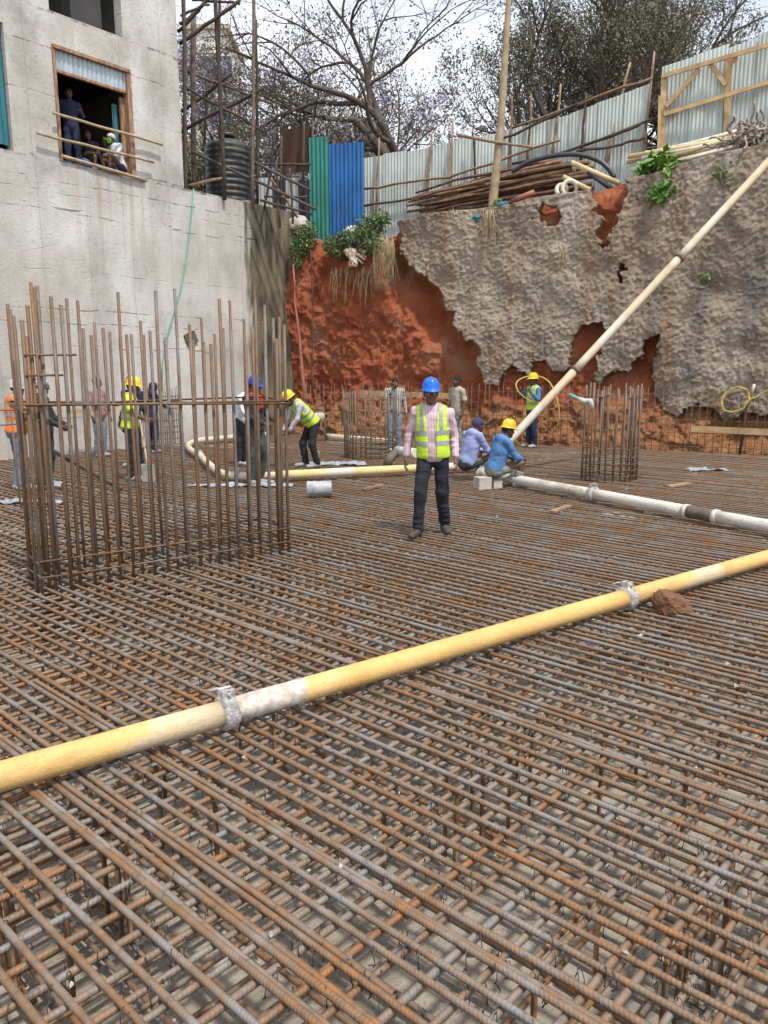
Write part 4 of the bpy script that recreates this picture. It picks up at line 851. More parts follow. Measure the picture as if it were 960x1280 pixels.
for i in range(110):
    p = cR + Vector((rnd.gauss(0, .30), rnd.gauss(0, .18), rnd.gauss(0, .12))); d = Vector((rnd.gauss(0, 1), rnd.gauss(0, .6), rnd.gauss(0, .7))).normalized(); pts = []
    for q in range(9): pts.append(p.copy()); d = (d + Vector((rnd.gauss(0, .45), rnd.gauss(0, .3), rnd.gauss(0, .45)))).normalized(); p = p + d * 0.06
    rb.tube(pts, 0.024, 5)
for i in range(3): rb.tube(crooked(cR - EZ * 0.1 + Vector((0.05 * i, -.2, 0)), cR + Vector((-0.25 + .1 * i, -.55, -0.75)), 6, 0.03, rnd), 0.018, 5)
single(rb, 'rope_bundle', simple('dirty_rope', (0.42, 0.38, 0.33), (0.22, 0.19, 0.16), 8, 0.95, 0.6), 'tangled bundle of dirty white rope at the end of the stacked pipes', 'rope')
# ---------------------------------------------------------------- plants on the edge
def leafy(name, centres, n, size, mat, label, cat, seed, spread=(1, 1, 1), stem=True, mat_stem=None, droop=0.3):
    rs_ = np.random.RandomState(seed); root = thing(name, centres[0][0], label, cat); V = []; Fq = []
    for (c_, rad) in centres:
        c_ = np.array(c_); k = int(n * rad); p = rs_.normal(size=(k, 3)); p /= np.linalg.norm(p, axis=1)[:, None]; p *= (rs_.rand(k, 1) ** 0.4) * rad * np.array(spread)
        u = rs_.normal(size=(k, 3)); u[:, 2] -= droop; u /= np.linalg.norm(u, axis=1)[:, None]; w = np.cross(u, rs_.normal(size=(k, 3))); w /= np.linalg.norm(w, axis=1)[:, None]
        s_ = size * (0.6 + 0.8 * rs_.rand(k, 1)); o_ = c_ + p; b = sum(len(v) for v in V)
        V.append(np.stack([o_, o_ + u * s_ * .45 + w * s_ * .28 , o_ + u * s_, o_ + u * s_ * .45 - w * s_ * .28], 1).reshape(-1, 3)); Fq.append(b + np.arange(k * 4).reshape(k, 4))
    link('leaves', mesh_from('leaves', np.concatenate(V), np.concatenate(Fq), mat, smooth=False), root)
    if stem:
        mb = MB(); rq = random.Random(seed)
        for (c_, rad) in centres:
            for _ in range(7): mb.tube(crooked(Vector(c_) - EZ * rad * 0.8, Vector(c_) + Vector((rq.uniform(-1, 1), rq.uniform(-1, 1), rq.uniform(-.2, 1))) * rad * 0.8, 4, 0.03, rq), [.012, .01, .009, .007, .004], 4)
        mb.build('stems', mat_stem or M['dry'], root)
    return root
def wpt(x, y, back=0.0): return at(x, y, wall_Y(x, y, back))
leafy('creeping_bush', [(wpt(462, 284, .1), .40), (wpt(448, 297, .0), .42), (wpt(430, 300, .1), .3), (wpt(475, 275, .2), .3), (wpt(415, 305, 0.1), .28), (wpt(425, 315, 0.0), .2), (wpt(468, 305, -.1), .35)], 1500, 0.08, M['leaf'], 'green creeping bush spilling over the red earth edge below the blue sheet', 'bush', 1)
leafy('corner_bush', [(wpt(380, 300, .1), .38), (wpt(373, 312, .0), .28), (wpt(370, 330, -.1), .2), (wpt(385, 290, .2), .3)], 1400, 0.075, M['leaf'], 'dark green bush in the corner between concrete wall and red earth', 'bush', 2)
leafy('broadleaf_plant', [(wpt(826, 204, .3), .42), (wpt(838, 211, .1), .3), (wpt(812, 210, .2), .26)], 480, 0.22, M['leaf2'], 'bright broad leaved plant on the edge beside the stacked pipes', 'plant', 3, (1, .7, .6))
leafy('broadleaf_plant', [(wpt(832, 236, -.1), .28), (wpt(822, 245, -.1), .2)], 380, 0.20, M['leaf2'], 'bright leafy plant hanging just below the edge of the soil wall', 'plant', 4, (1, .6, .7))
leafy('weed_tuft', [(wpt(906, 220, -.15), .26)], 300, 0.12, M['leaf'], 'sparse green weed growing on the sprayed concrete near the slanting pipe', 'weed', 5, (1, .5, 1))
leafy('weed_tuft', [(wpt(880, 346, -.25), .16)], 300, 0.10, M['leaf'], 'small green weed in the middle of the grey sprayed wall', 'weed', 6, (1, .5, 1))
leafy('weed_tuft', [(wpt(565, 268, .0), .24), (wpt(553, 270, 0), .15)], 400, 0.09, M['leaf2'], 'low grassy tuft on the edge under the stacked poles', 'weed', 7, (1.4, .6, .5))
leafy('weed_tuft', [(wpt(622, 255, .2), .16)], 400, 0.09, M['leaf2'], 'little weed at the foot of the bamboo mast', 'weed', 8)
def strands(name, px0, n, length, mat, label, cat, seed, wx=12, r=0.008, back=-0.15, drift=0.12):
    rq = random.Random(seed); mb = MB()
    for _ in range(n):
        p = wpt(px0[0] + rq.uniform(-wx, wx), px0[1] + rq.uniform(-4, 4), back); L = length * rq.uniform(.4, 1.1); pts = [p.copy()]; dx = rq.uniform(-drift, drift)
        for k in range(5): p = p + Vector((dx * L / 5 + rq.uniform(-.03, .03), rq.uniform(-.04, .02), -L / 5)); pts.append(p.copy())
        mb.tube(pts, [r, r, r * .9, r * .8, r * .6, r * .4], 4)
    return single(mb, name, mat, label, cat)
strands('hanging_grass', (480, 300), 110, 1.3, M['dry'], 'dry straw coloured grass hanging from the end of the creeping bush', 'grass', 1, 12, .009)
strands('hanging_roots', (440, 335), 40, 1.1, M['dry'], 'thin dry roots hanging over the red earth below the bush', 'roots', 2, 26, .008, -0.05)
strands('hanging_roots', (612, 265), 22, 0.9, M['dry'], 'dry roots dangling below the bamboo mast over sprayed concrete', 'roots', 3, 8, .01, -.25)
strands('hanging_roots', (703, 305), 12, 0.8, M['dry'], 'a few dry roots on the sprayed concrete under the loose pipes', 'roots', 4, 5, .01, -.3)
# pale roots and torn sack
mb = MB(); rq = random.Random(9); c_ = wpt(440, 318, -0.1)
for i in range(13):
    a = rq.uniform(-2.6, -0.3); mb.tube(crooked(c_ + Vector((rq.uniform(-.2, .2), 0, .12)), c_ + Vector((math.cos(a) * .42, -.15 + rq.uniform(-.1, .1), math.sin(a) * .36)), 5, .04, rq), [.07, .06, .055, .045, .03, .02], 6)
single(mb, 'root_stump', M['root'], 'pale bleached root stump sticking out of the red earth', 'stump')
lump_obj(wpt(443, 288, .3), (.32, .15, .12), 5, 'torn_sack', M['cloth_white'], 'dirty white sack lying in front of the blue sheet', 'sack', 3, .6)
lump_obj(wpt(373, 280, .4), (.35, .2, .22), 6, 'rubble_lump', M['block'], 'grey rubble lump at the wall corner above the dark bush', 'rubble', 3, .6)
# pole and cable in the corner
single(MB().tube(crooked(wpt(366, 330, -.35), wpt(380, 512, -.65), 8, .04, rq), [.03, .03, .035, .04, .045, .05, .055, .055, .05], 7), 'leaning_pole', M['redpipe'], 'thin red brown pole leaning in the corner of wall and red earth', 'pole')
single(MB().tube(crooked(wpt(388, 312, -.2), wpt(393, 505, -.55), 8, .04, rq), .018, 6), 'hanging_cable', M['darkpole'], 'dark cable hanging straight down the red earth face', 'cable')

# ---------------------------------------------------------------- trees beyond the fence
def tree(name, base, lean, H, r0, label, seed, leafmat, nleaf, lsize, bark, spread=0.9, first=0.3, nlimb=4, up=0.35, depth=5, curl=0.22, blobs=0.5, mats2=None, frac2=0.0):
    rq = random.Random(seed); root = thing(name, base, label, 'tree'); tr, tw, tips = MB(), MB(), []
    def grow(p, d, L, r, lev):
        n = max(3, int(L / (0.55 if lev < 2 else 0.35))); n = min(n, 9); pts, rr = [p.copy()], [r]; dd = d.copy(); spots = []
        bend_ = Vector((rq.gauss(0, 1), rq.gauss(0, 1), rq.gauss(0, .5))) * curl * 0.45
        for i in range(n):
            dd = (dd + bend_ + Vector((rq.gauss(0, 1), rq.gauss(0, 1), rq.gauss(0, .8))) * curl * (0.6 if lev else .25) + Vector((0, 0, up * (0.25 if lev else .1)))).normalized()
            p = p + dd * (L / n); pts.append(p.copy()); rr.append(max(0.0045, r * (1 - 0.62 * (i + 1) / n))); spots.append((p.copy(), dd.copy(), rr[-1], (i + 1) / n))
        (tr if lev < 2 else tw).tube(pts, rr, 8 if lev == 0 else 6 if lev < 3 else 4 if lev < 4 else 3, cap=False)
        if lev >= depth: tips.append(p.copy()); tips.append(pts[len(pts) // 2]); return
        kids = nlimb if lev == 0 else rq.choice((3, 4, 4)) if lev < 3 else rq.choice((2, 2, 3))
        for k in range(kids):
            lo = first if lev == 0 else 0.25; u = lo + (1 - lo) * (k + rq.random()) / kids
            s_ = min(spots, key=lambda q: abs(q[3] - u)); ax = Vector((rq.gauss(0, 1), rq.gauss(0, 1), rq.gauss(0, .4))); ax = (ax - s_[1] * ax.dot(s_[1])).normalized()
            ang = rq.uniform(.45, 1.0) * spread; nd = (s_[1] * math.cos(ang) + ax * math.sin(ang)).normalized()
            grow(s_[0], nd, L * rq.uniform(.52, .78), max(0.006, min(s_[2] * 0.82, r * .58)), lev + 1)
        if lev > 0: grow(p, dd, L * .6, max(0.006, rr[-1]), lev + 1)
    grow(Vector(base), Vector(lean).normalized(), H * 0.42, r0, 0)
    tr.build('trunk', bark, root); tw.build('branches', bark, root)
    rs_ = np.random.RandomState(seed); T = np.array([t_[:] for t_ in tips])
    for lm, nn in ([(leafmat, int(nleaf * (1 - frac2)))] + ([(mats2, int(nleaf * frac2))] if mats2 else [])):
        w8 = np.clip(fbm(T * 0.55, 2, seed) * 2.2 + blobs, 0.02, 1) ** 1.5; pick = rs_.choice(len(T), nn, p=w8 / w8.sum())
        o_ = T[pick] + rs_.normal(size=(nn, 3)) * 0.19; u = rs_.normal(size=(nn, 3)); u /= np.linalg.norm(u, axis=1)[:, None]; w = np.cross(u, rs_.normal(size=(nn, 3))); w /= np.linalg.norm(w, axis=1)[:, None]
        s_ = lsize * (0.5 + rs_.rand(nn, 1)); V = np.stack([o_, o_ + u * s_ * .5 + w * s_ * .22, o_ + u * s_, o_ + u * s_ * .5 - w * s_ * .22], 1).reshape(-1, 3)
        link('crown', mesh_from('crown', V, np.arange(nn * 4).reshape(nn, 4), lm, smooth=False), root)
    return root
def tb(px, Y): p = at(px, 200, Y); p.z = float(top_z(sz(px, 250)[0])) + 0.1; return p
tree('bare_tree', tb(541, 30), (0.02, 0, 1), 15, .34, 'bare dark tree with arching limbs behind the grey fence near the bamboo mast', 11, M['olive2'], 7000, .11, M['bark'], 1.0, .45, 6, .22, 5, .26)
tree('bare_tree', tb(500, 34), (-.25, 0, 1), 14, .28, 'thin bare tree leaning behind the blue sheet', 12, M['olive2'], 9000, .13, M['bark'], 1.0, .35, 5, .22, 5, .28, mats2=M['fresh'], frac2=.35)
tree('leafy_tree', tb(748, 31), (0.05, 0, 1), 16, .42, 'big dark many stemmed tree behind the fence right of the bamboo mast', 13, M['olive'], 34000, .12, M['bark'], .75, .12, 8, .42, 5, .18, .35)
tree('leafy_tree', tb(655, 36), (0.12, 0, 1), 16, .3, 'dark leafy tree just behind the bamboo mast', 14, M['olive'], 19000, .12, M['bark'], .9, .35, 6, .35, 5, .22, .35)
tree('leafy_tree', tb(815, 37), (0.1, 0, 1), 17, .34, 'olive tree crown spreading over the rough pole end of the fence', 15, M['olive'], 18000, .12, M['bark'], .95, .3, 6, .35, 5, .2, .3)
tree('leafy_tree', tb(955, 36), (-.15, 0, 1), 18, .36, 'thin crowned tree behind the timber framed fence', 16, M['olive2'], 7000, .12, M['bark'], .95, .35, 6, .35, 5, .22, .25)
tree('jacaranda_tree', tb(345, 40), (0.0, 0, 1), 15, .3, 'jacaranda tree in pale purple blossom behind the scaffold poles', 17, M['purple'], 26000, .16, M['bark2'], 1.0, .25, 7, .25, 5, .24, .4, M['fresh'], .35)
tree('jacaranda_tree', tb(440, 42), (-.1, 0, 1), 16, .28, 'half bare jacaranda with few purple flowers behind the rusty sheet', 18, M['olive2'], 16000, .17, M['bark2'], 1.0, .3, 6, .25, 5, .26, .35, M['purple'], .5)
tree('shrub_tree', tb(280, 33), (-.1, 0, 1), 8.5, .2, 'yellow green shrubby tree behind the water tank', 19, M['fresh'], 17000, .17, M['bark2'], 1.0, .15, 7, .25, 4, .24, .5, M['olive'], .4)
tree('shrub_tree', tb(365, 31), (.1, 0, 1), 6.5, .16, 'low twiggy tree behind the rusty sheet and scaffold', 20, M['olive2'], 9000, .15, M['bark2'], 1.1, .15, 7, .2, 4, .26, .4, M['purple'], .3)
# white building far behind
root = thing('white_building', at(262, 200, 62), 'white walled building with dark windows behind the scaffold', 'building')
a, b_ = at(236, 55, 62), at(283, 60, 62); zb = 4.0
MB().box(((a.x + b_.x) / 2, 65, (a.z + zb) / 2 + .5), (b_.x - a.x, 6, a.z - zb + 1)).build('wall', M['white_wall'], root)
MB().box(((a.x + b_.x) / 2, 65, a.z + 1.1), (b_.x - a.x + .5, 6.6, .3)).build('roof_edge', simple('roof_edge', (.45, .4, .28)), root)
for j in range(4):
    for i in range(2): 
        w_ = MB().box((at(250 + 18 * i, 80, 62).x + .6, 61.97, a.z - 1.6 - 3.1 * j), (1.35, .1, 1.5)).build('window', M['glass'], root)
        
# ---------------------------------------------------------------- people
def s_rc(p, a, b, ra, rb):
    a, b = np.array(a, float), np.array(b, float); ba = b - a; q = p - a; h = np.clip(q @ ba / max(1e-9, ba @ ba), 0, 1)
    return np.sqrt(((q - h[..., None] * ba) ** 2).sum(-1)) - (ra + (rb - ra) * h)
def s_el(p, c, r, A=None):
    q = p - np.array(c, float)
    if A is not None: q = q @ np.array(A).T
    r = np.array(r, float); k0 = np.sqrt(((q / r) ** 2).sum(-1)); k1 = np.sqrt(((q / r ** 2) ** 2).sum(-1)); return k0 * (k0 - 1) / np.maximum(k1, 1e-6)
def smin(a, b, k): h = np.clip(0.5 + 0.5 * (b - a) / k, 0, 1); return b + (a - b) * h - k * h * (1 - h)
def nets(fn, lo, hi, h):                              # surface of fn < 0 as quads
    lo, hi = np.array(lo) - 2 * h, np.array(hi) + 2 * h; n = np.ceil((hi - lo) / h).astype(int) + 1
    g = np.stack(np.meshgrid(*[lo[i] + h * np.arange(n[i]) for i in range(3)], indexing='ij'), -1); f = fn(g); s = f < 0
    nx, ny, nz = n - 1; cnt = np.zeros((nx, ny, nz)); acc = np.zeros((nx, ny, nz, 3)); eid = []
    sl_ = lambda A, d: A[d[0]:d[0] + nx, d[1]:d[1] + ny, d[2]:d[2] + nz]
    for ax in range(3):
        o1, o2 = [k for k in range(3) if k != ax]
        for u in (0, 1):
            for v in (0, 1):
                d0 = [0, 0, 0]; d0[o1] = u; d0[o2] = v; d1 = list(d0); d1[ax] = 1
                f0, f1 = sl_(f, d0), sl_(f, d1); x = (f0 < 0) != (f1 < 0); t_ = np.where(x, f0 / np.where(x, f0 - f1, 1), 0)
                cnt += x
                for k in range(3): acc[..., k] += np.where(x, d0[k] + (t_ if k == ax else 0), 0)
    act = cnt > 0; idx = -np.ones((nx, ny, nz), int); idx[act] = np.arange(act.sum())
    V = lo + h * (np.argwhere(act) + acc[act] / cnt[act][:, None]); Q = []
    for ax in range(3):
        o1, o2 = (ax + 1) % 3, (ax + 2) % 3; d1 = [0, 0, 0]; d1[ax] = 1
        A = s[:nx, :ny, :nz]; B = sl_(s, d1); x = A != B; ii = np.argwhere(x); ii = ii[(ii[:, o1] > 0) & (ii[:, o2] > 0)]
        e1, e2 = np.zeros(3, int), np.zeros(3, int); e1[o1] = 1; e2[o2] = 1
        q = np.stack([idx[tuple((ii - e1 - e2).T)], idx[tuple((ii - e2).T)], idx[tuple(ii.T)], idx[tuple((ii - e1).T)]], -1)
        fl = A[tuple(ii.T)]; q = np.where(fl[:, None], q, q[:, ::-1]); Q.append(q)
    Q = np.concatenate(Q); Q = Q[(Q >= 0).all(1)]; return V, Q
def skinmat(name, c): return simple(name, c, tuple(x * 0.8 for x in c), 9, 0.5, 0.1, 60)
SK = [skinmat('dark_skin', (0.115, 0.058, 0.036)), skinmat('brown_skin', (0.15, 0.078, 0.048))]
M['hairmat'] = simple('black_hair', (0.012, 0.011, 0.011), rough=0.85, bump=0.8, bscale=120)
M['eye_white'] = simple('eye_white', (0.6, 0.57, 0.52), rough=0.3, bump=0)
M['eye_dark'] = simple('eye_iris', (0.015, 0.01, 0.008), rough=0.2, bump=0)
M['lip'] = simple('lips', (0.16, 0.065, 0.055), rough=0.5, bump=0)
def head_sdf(p):
    d = s_el(p, (0, .018, .03), (.075, .096, .088)); d = smin(d, s_el(p, (0, -.022, -.042), (.058, .07, .074)), .035)
    d = smin(d, s_rc(p, (0, -.075, -.088), (0, -.07, -.092), .022, .022), .025)
    for s in (-1, 1):
        d = smin(d, s_rc(p, (s * .012, -.086, .030), (s * .045, -.074, .030), .013, .012), .014)
        d = smin(d, s_el(p, (s * .037, -.06, -.018), (.026, .026, .024)), .02)
        d = smin(d, s_el(p, (s * .075, .012, -.004), (.011, .022, .033)), .008)
    for s in (-1, 1): d = -smin(-d, s_el(p, (s * .031, -.102, .010), (.019, .016, .011)), .012)
    d = smin(d, s_rc(p, (0, -.088, .022), (0, -.112, -.016), .008, .012), .012)
    for s in (-1, 1): d = smin(d, s_el(p, (s * .014, -.100, -.02), (.011, .011, .009)), .008)
    d = smin(d, s_el(p, (0, -.089, -.046), (.026, .011, .007)), .006); d = smin(d, s_el(p, (0, -.087, -.059), (.022, .012, .008)), .006)
    return d
HV, HQ = nets(head_sdf, (-.1, -.13, -.13), (.1, .125, .13), .0052)
hc = HV[HQ].mean(1); HM = np.where((np.abs(hc[:, 0]) < .026) & (hc[:, 1] < -.088) & (hc[:, 2] < -.038) & (hc[:, 2] > -.068), 1, 0)
def sphere_vq(c, r, n=8):
    V, Q = [], []
    for i in range(n + 1):
        for k in range(2 * n): a, b = math.pi * i / n, math.pi * k / n; V.append((c[0] + r * math.sin(a) * math.cos(b), c[1] + r * math.sin(a) * math.sin(b), c[2] + r * math.cos(a)))
    for i in range(n):
        for k in range(2 * n): Q.append((i * 2 * n + k, (i + 1) * 2 * n + k, (i + 1) * 2 * n + (k + 1) % (2 * n), i * 2 * n + (k + 1) % (2 * n)))
    return np.array(V), np.array(Q)
EYES = []
for s in (-1, 1): EYES.append((*sphere_vq((s * .031, -.083, .010), .0125), 2)); EYES.append((*sphere_vq((s * .031, -.0925, .010), .0052, 5), 3))
def hand_sdf(curl):
    segs = []
    for y, L, k in ((-.030, (.042, .026, .021), 1), (-.010, (.046, .030, .022), 1.05), (.010, (.043, .028, .021), 1.12), (.029, (.034, .021, .018), 1.2)):
        a = np.array([0, y * .55, -.012]); b = np.array([0, y, -.088]); segs.append((a, b, .0165, .0125)); p = b; ang = curl * .5
        for j, l in enumerate(L): q = p + l * np.array([-math.sin(ang), y * .06, -math.cos(ang)]); segs.append((p, q, (.0105, .0095, .0085)[j], (.0095, .0085, .007)[j])); p = q; ang += curl * k
    th = [np.array(v) for v in ((.0, -.018, -.02), (-.012, -.045, -.050), (-.018 - .01 * curl, -.053 + .012 * curl, -.082), (-.024 - .012 * curl, -.050 + .02 * curl, -.108))]
    for j in range(3): segs.append((th[j], th[j + 1], (.017, .0125, .011)[j], (.0125, .011, .0085)[j]))
    def f(p):
        d = 1.0
        for i, (a, b, r0, r1) in enumerate(segs): e = s_rc(p, a, b, r0, r1); d = e if i == 0 else smin(d, e, .006)
        return smin(d, s_rc(p, (0, 0, .03), (0, 0, -.015), .025, .024), .015)
    return f
HANDS = [nets(hand_sdf(c_), (-.12, -.09, -.22), (.05, .07, .05), .0048) for c_ in (.42, 1.25)]
def frame3(lat, up):
    up = Vector(up).normalized(); lat = Vector(lat); lat = (lat - up * lat.dot(up)).normalized(); fr = lat.cross(up); return np.array([lat, -fr, up])     # rows: x (left), y (back), z (up)
STAND = dict(pelvis=(0, 0, .93), neck=(0, .015, 1.47), head=(0, -.015, 1.625), shL=(.185, .01, 1.415), shR=(-.185, .01, 1.415), elL=(.25, .03, 1.14), elR=(-.25, .03, 1.14), wrL=(.265, -.06, .90), wrR=(-.265, -.06, .90),
             hipL=(.088, 0, .91), hipR=(-.088, 0, .91), knL=(.10, -.025, .50), knR=(-.10, -.025, .50), anL=(.105, .025, .085), anR=(-.105, .025, .085), toL=(.13, -.16, .035), toR=(-.13, -.16, .035))
def helmet_mb(visor=True):
    mb = MB(); R_ = []
    prof = [(0.0, .125), (.30, .121), (.55, .110), (.76, .091), (.90, .066), (.975, .035), (1.0, .0), (1.03, -.008), (1.16, -.016), (1.17, -.022), (1.0, -.016)]
    n = 36
    for r, z in prof:
        for k in range(n):
            a = 2 * math.pi * k / n; fr = max(0, -math.sin(a)); ext = (1 + .26 * fr ** 2) if r > 1.1 else 1
            x, y = .101 * r * math.cos(a), .124 * r * math.sin(a) * ext
            zz = z + (.012 * math.exp(-(x / .018) ** 2) if 0.1 < r < 1 else 0) - (.016 * fr ** 2 if r > 1.1 else 0); mb.v.append((x, y, zz))
    for i in range(len(prof) - 1):
        for k in range(n): mb.f.append((i * n + k, (i + 1) * n + k, (i + 1) * n + (k + 1) % n, i * n + (k + 1) % n)); mb.sm.append(True)
    return mb
def cap_mb():
    mb = MB(); n = 32; prof = [(0, .118), (.4, .112), (.75, .088), (.95, .05), (1.0, .0), (1.0, -.02)]
    for r, z in prof:
        for k in range(n): a = 2 * math.pi * k / n; mb.v.append((.088 * r * math.cos(a), .108 * r * math.sin(a) + .012, z))
    for i in range(len(prof) - 1):
        for k in range(n): mb.f.append((i * n + k, (i + 1) * n + k, (i + 1) * n + (k + 1) % n, i * n + (k + 1) % n)); mb.sm.append(True)
    b = len(mb.v)
    for k in range(13):
        a = math.pi + math.pi * (k + .5) / 13
        for e, dz in ((.98, -.012), (1.0, -.016)):
            pass
        x = .088 * math.cos(a); mb.v += [(x, .108 * math.sin(a) + .012, -.008), (x * 1.02, .108 * math.sin(a) + .012 - .085 * (-math.sin(a)) ** .5, -.026 - .012 * abs(math.cos(a))), (x * 1.02, .108 * math.sin(a) + .012 - .085 * (-math.sin(a)) ** .5, -.032 - .012 * abs(math.cos(a))), (x, .108 * math.sin(a) + .012, -.016)]
    for k in range(12):
        for e in range(3): mb.f.append((b + 4 * k + e, b + 4 * k + e + 1, b + 4 * k + 5 + e, b + 4 * k + 4 + e)); mb.sm.append(True)
    return mb
def person(label, pos, yaw, sc, J, o, head=(0, 0), vox=.017, grip=(0, 0), thumb=((0, -1, 0), (0, -1, 0)), root_name='person'):
    j = {k: np.array(v, float) for k, v in {**STAND, **J}.items()}; skin = o.get('skin', SK[0]); seed = abs(hash(label)) % 97 if False else sum(map(ord, label)) % 97
    root = thing(root_name, pos, label, 'person'); root.rotation_euler = (0, 0, yaw); root.scale = (sc, sc, sc)
    def add(name, V, Q, mats, fm=None, parent=root):
        ob = bpy.data.objects.new(name, mesh_from(name, np.asarray(V), np.asarray(Q), mats, True, fm)); COL.objects.link(ob); ob.parent = parent; return ob
    T = frame3(j['shL'] - j['shR'], j['neck'] - j['pelvis']); Pv, L = j['pelvis'], np.linalg.norm(j['neck'] - j['pelvis'])
    TP = frame3(j['hipL'] - j['hipR'], j['neck'] - j['pelvis']); tl = lambda x, y, z: Pv + T.T @ np.array([x, y, z])
    ft = o.get('fat', 1.0)
    def torso(p, g=0.0):
        d = s_el(p, tl(0, .0, L * .62), (.170 * ft + g, .118 * ft + g, .235 + g), T); d = smin(d, s_el(p, tl(0, -.012, L * .22), (.150 * ft + g, .115 * ft + g, .19 + g), T), .06)
        d = smin(d, s_el(p, tl(0, .005, 0), (.158 * ft + g, .118 * ft + g, .13 + g), TP), .05)
        nb = tl(0, .015, L * .93)
        for s in ('L', 'R'): d = smin(d, s_rc(p, nb, j['sh' + s], .060 + g, .050 + g), .06)
        return d
    def arm(p, s, r, cut=1.0):
        a, b, c = j['sh' + s], j['el' + s], j['wr' + s]
        if cut <= 1: return s_rc(p, a, a + (b - a) * cut, r, r * .97)
        return smin(s_rc(p, a, b, r, r * .84), s_rc(p, b, b + (c - b) * (cut - 1), r * .84, r * .66), .015)
    allp = np.array(list(j.values()))
    def bounds(keys, m): q = np.array([j[k] for k in keys]); return q.min(0) - m, q.max(0) + m
    # body: one surface under the clothes, with head and hands grown in
    def bodyf(p):
        d = s_rc(p, j['neck'] - T.T @ np.array([0, 0, .06]), j['head'] + T.T @ np.array([0, .01, -.06]), .062, .054)
        d = smin(d, torso(p, -.02), .03)
        for s in ('L', 'R'):
            d = smin(d, smin(s_rc(p, j['sh' + s], j['el' + s], .046, .038), s_rc(p, j['el' + s], j['wr' + s], .038, .026), .01), .02)
            d = smin(d, smin(s_rc(p, j['hip' + s], j['kn' + s], .07, .05), s_rc(p, j['kn' + s], j['an' + s], .048, .036), .02), .02)
        return d
    V, Q = nets(bodyf, *bounds(list(j), .1), vox); VS, QS, MS = [V], [Q], [np.zeros(len(Q), int)]; nv = len(V)
    def push(v, q, m): 
        nonlocal nv
        VS.append(v); QS.append(q + nv); MS.append(m); nv += len(v)
    Rh = np.array(Matrix.Rotation(head[0], 3, 'Z') @ Matrix.Rotation(head[1], 3, 'X'))
    push(HV @ Rh.T + j['head'], HQ, HM)
    for v, q, m_ in EYES: push(v @ Rh.T + j['head'], q, np.full(len(q), m_))
    for s, mir, g_, th_ in (('L', 1, grip[0], thumb[0]), ('R', -1, grip[1], thumb[1])):
        v, q = HANDS[g_]; z = -(j['wr' + s] - j['el' + s]); z = z / np.linalg.norm(z); y = -np.array(th_, float); y = y - z * (y @ z); y /= np.linalg.norm(y); x = np.cross(y, z)
        v = v * np.array([mir, 1, 1]); x = x if True else x
        push((v[:, :1] * x + v[:, 1:2] * y + v[:, 2:] * z) + j['wr' + s], q if mir == 1 else q[:, ::-1], np.zeros(len(q), int))
    add('body', np.concatenate(VS), np.concatenate(QS), [skin, M['lip'], M['eye_white'], M['eye_dark']], np.concatenate(MS))
    def fold(p, amp, f=9): return amp * (0.8 * fbm(p * np.array([f, f, f * .55]) + seed, 2, seed) + 0.9 * (np.abs(vnoise((p + .12 * np.roll(p, 1, -1)) * np.array([6, 6, 17.]) + seed, seed + 5)) - 0.3))
    # trousers
    ta = o.get('cuff', .97)
    def trf(p):
        d = s_el(p, tl(0, .01, -.01), (.166 * ft, .126 * ft, .135), TP)
        for s in ('L', 'R'):
            e = smin(s_rc(p, j['hip' + s], j['kn' + s], .094, .074), s_rc(p, j['kn' + s], j['kn' + s] + (j['an' + s] - j['kn' + s]) * ta, .074, .066 * o.get('flare', 1)), .02); d = smin(d, e, .022)
        return np.maximum(d + fold(p, .020, 11), (p - tl(0, 0, .09)) @ T[2])
    add('trousers', *nets(trf, *bounds(['pelvis', 'hipL', 'hipR', 'knL', 'knR', 'anL', 'anR'], .16), vox), o['trousers'])
    # shirt
    cutv = o.get('sleeve', 1.93); sr = o.get('sleeve_r', .058); hem = o.get('hem', -.07)
    def shf(p):
        d = torso(p, .012)
        for s in ('L', 'R'): d = smin(d, arm(p, s, sr, cutv), .03)
        d = d + fold(p, .017, 12); d = np.maximum(d, -((p - tl(0, 0, hem)) @ T[2]))
        if o.get('hood'): d = smin(d, s_el(p, tl(0, .07, L * .98), (.11, .075, .075), T), .04)
        if o.get('collar', True): d = np.minimum(d, np.maximum(s_rc(p, tl(0, .01, L * .9), tl(0, -.005, L * 1.04), .075, .068), -s_rc(p, tl(0, .01, L * .9), tl(0, -.01, L * 1.1), .058, .056)))
        return d
    add(o.get('top_name', 'shirt'), *nets(shf, *bounds(['pelvis', 'neck', 'shL', 'shR', 'elL', 'elR', 'wrL', 'wrR'], .19), vox), o['shirt'])
    # shoes
    for s in ('L', 'R'):
        a, b = j['an' + s], j['to' + s]; fw = (b - a); fw[2] = 0; fw /= max(1e-6, np.linalg.norm(fw))
        def sf(p): 
            hl = a - fw * .045; hl = np.array([hl[0], hl[1], b[2] + .012]); d = s_rc(p, hl, b + fw * .02, .042, .037); d = smin(d, s_rc(p, a + np.array([0, 0, o.get('boot', .02)]), hl + fw * .06, .05, .045), .04)
            return np.maximum(d, -(p[..., 2] - (b[2] - .033)))
        q = np.array([a, b]); add('boot' if o.get('boot', .02) > .05 else 'shoe', *nets(sf, q.min(0) - .13, q.max(0) + .13 + np.array([0, 0, o.get('boot', .02)]), min(vox, .012)), o['shoes'])
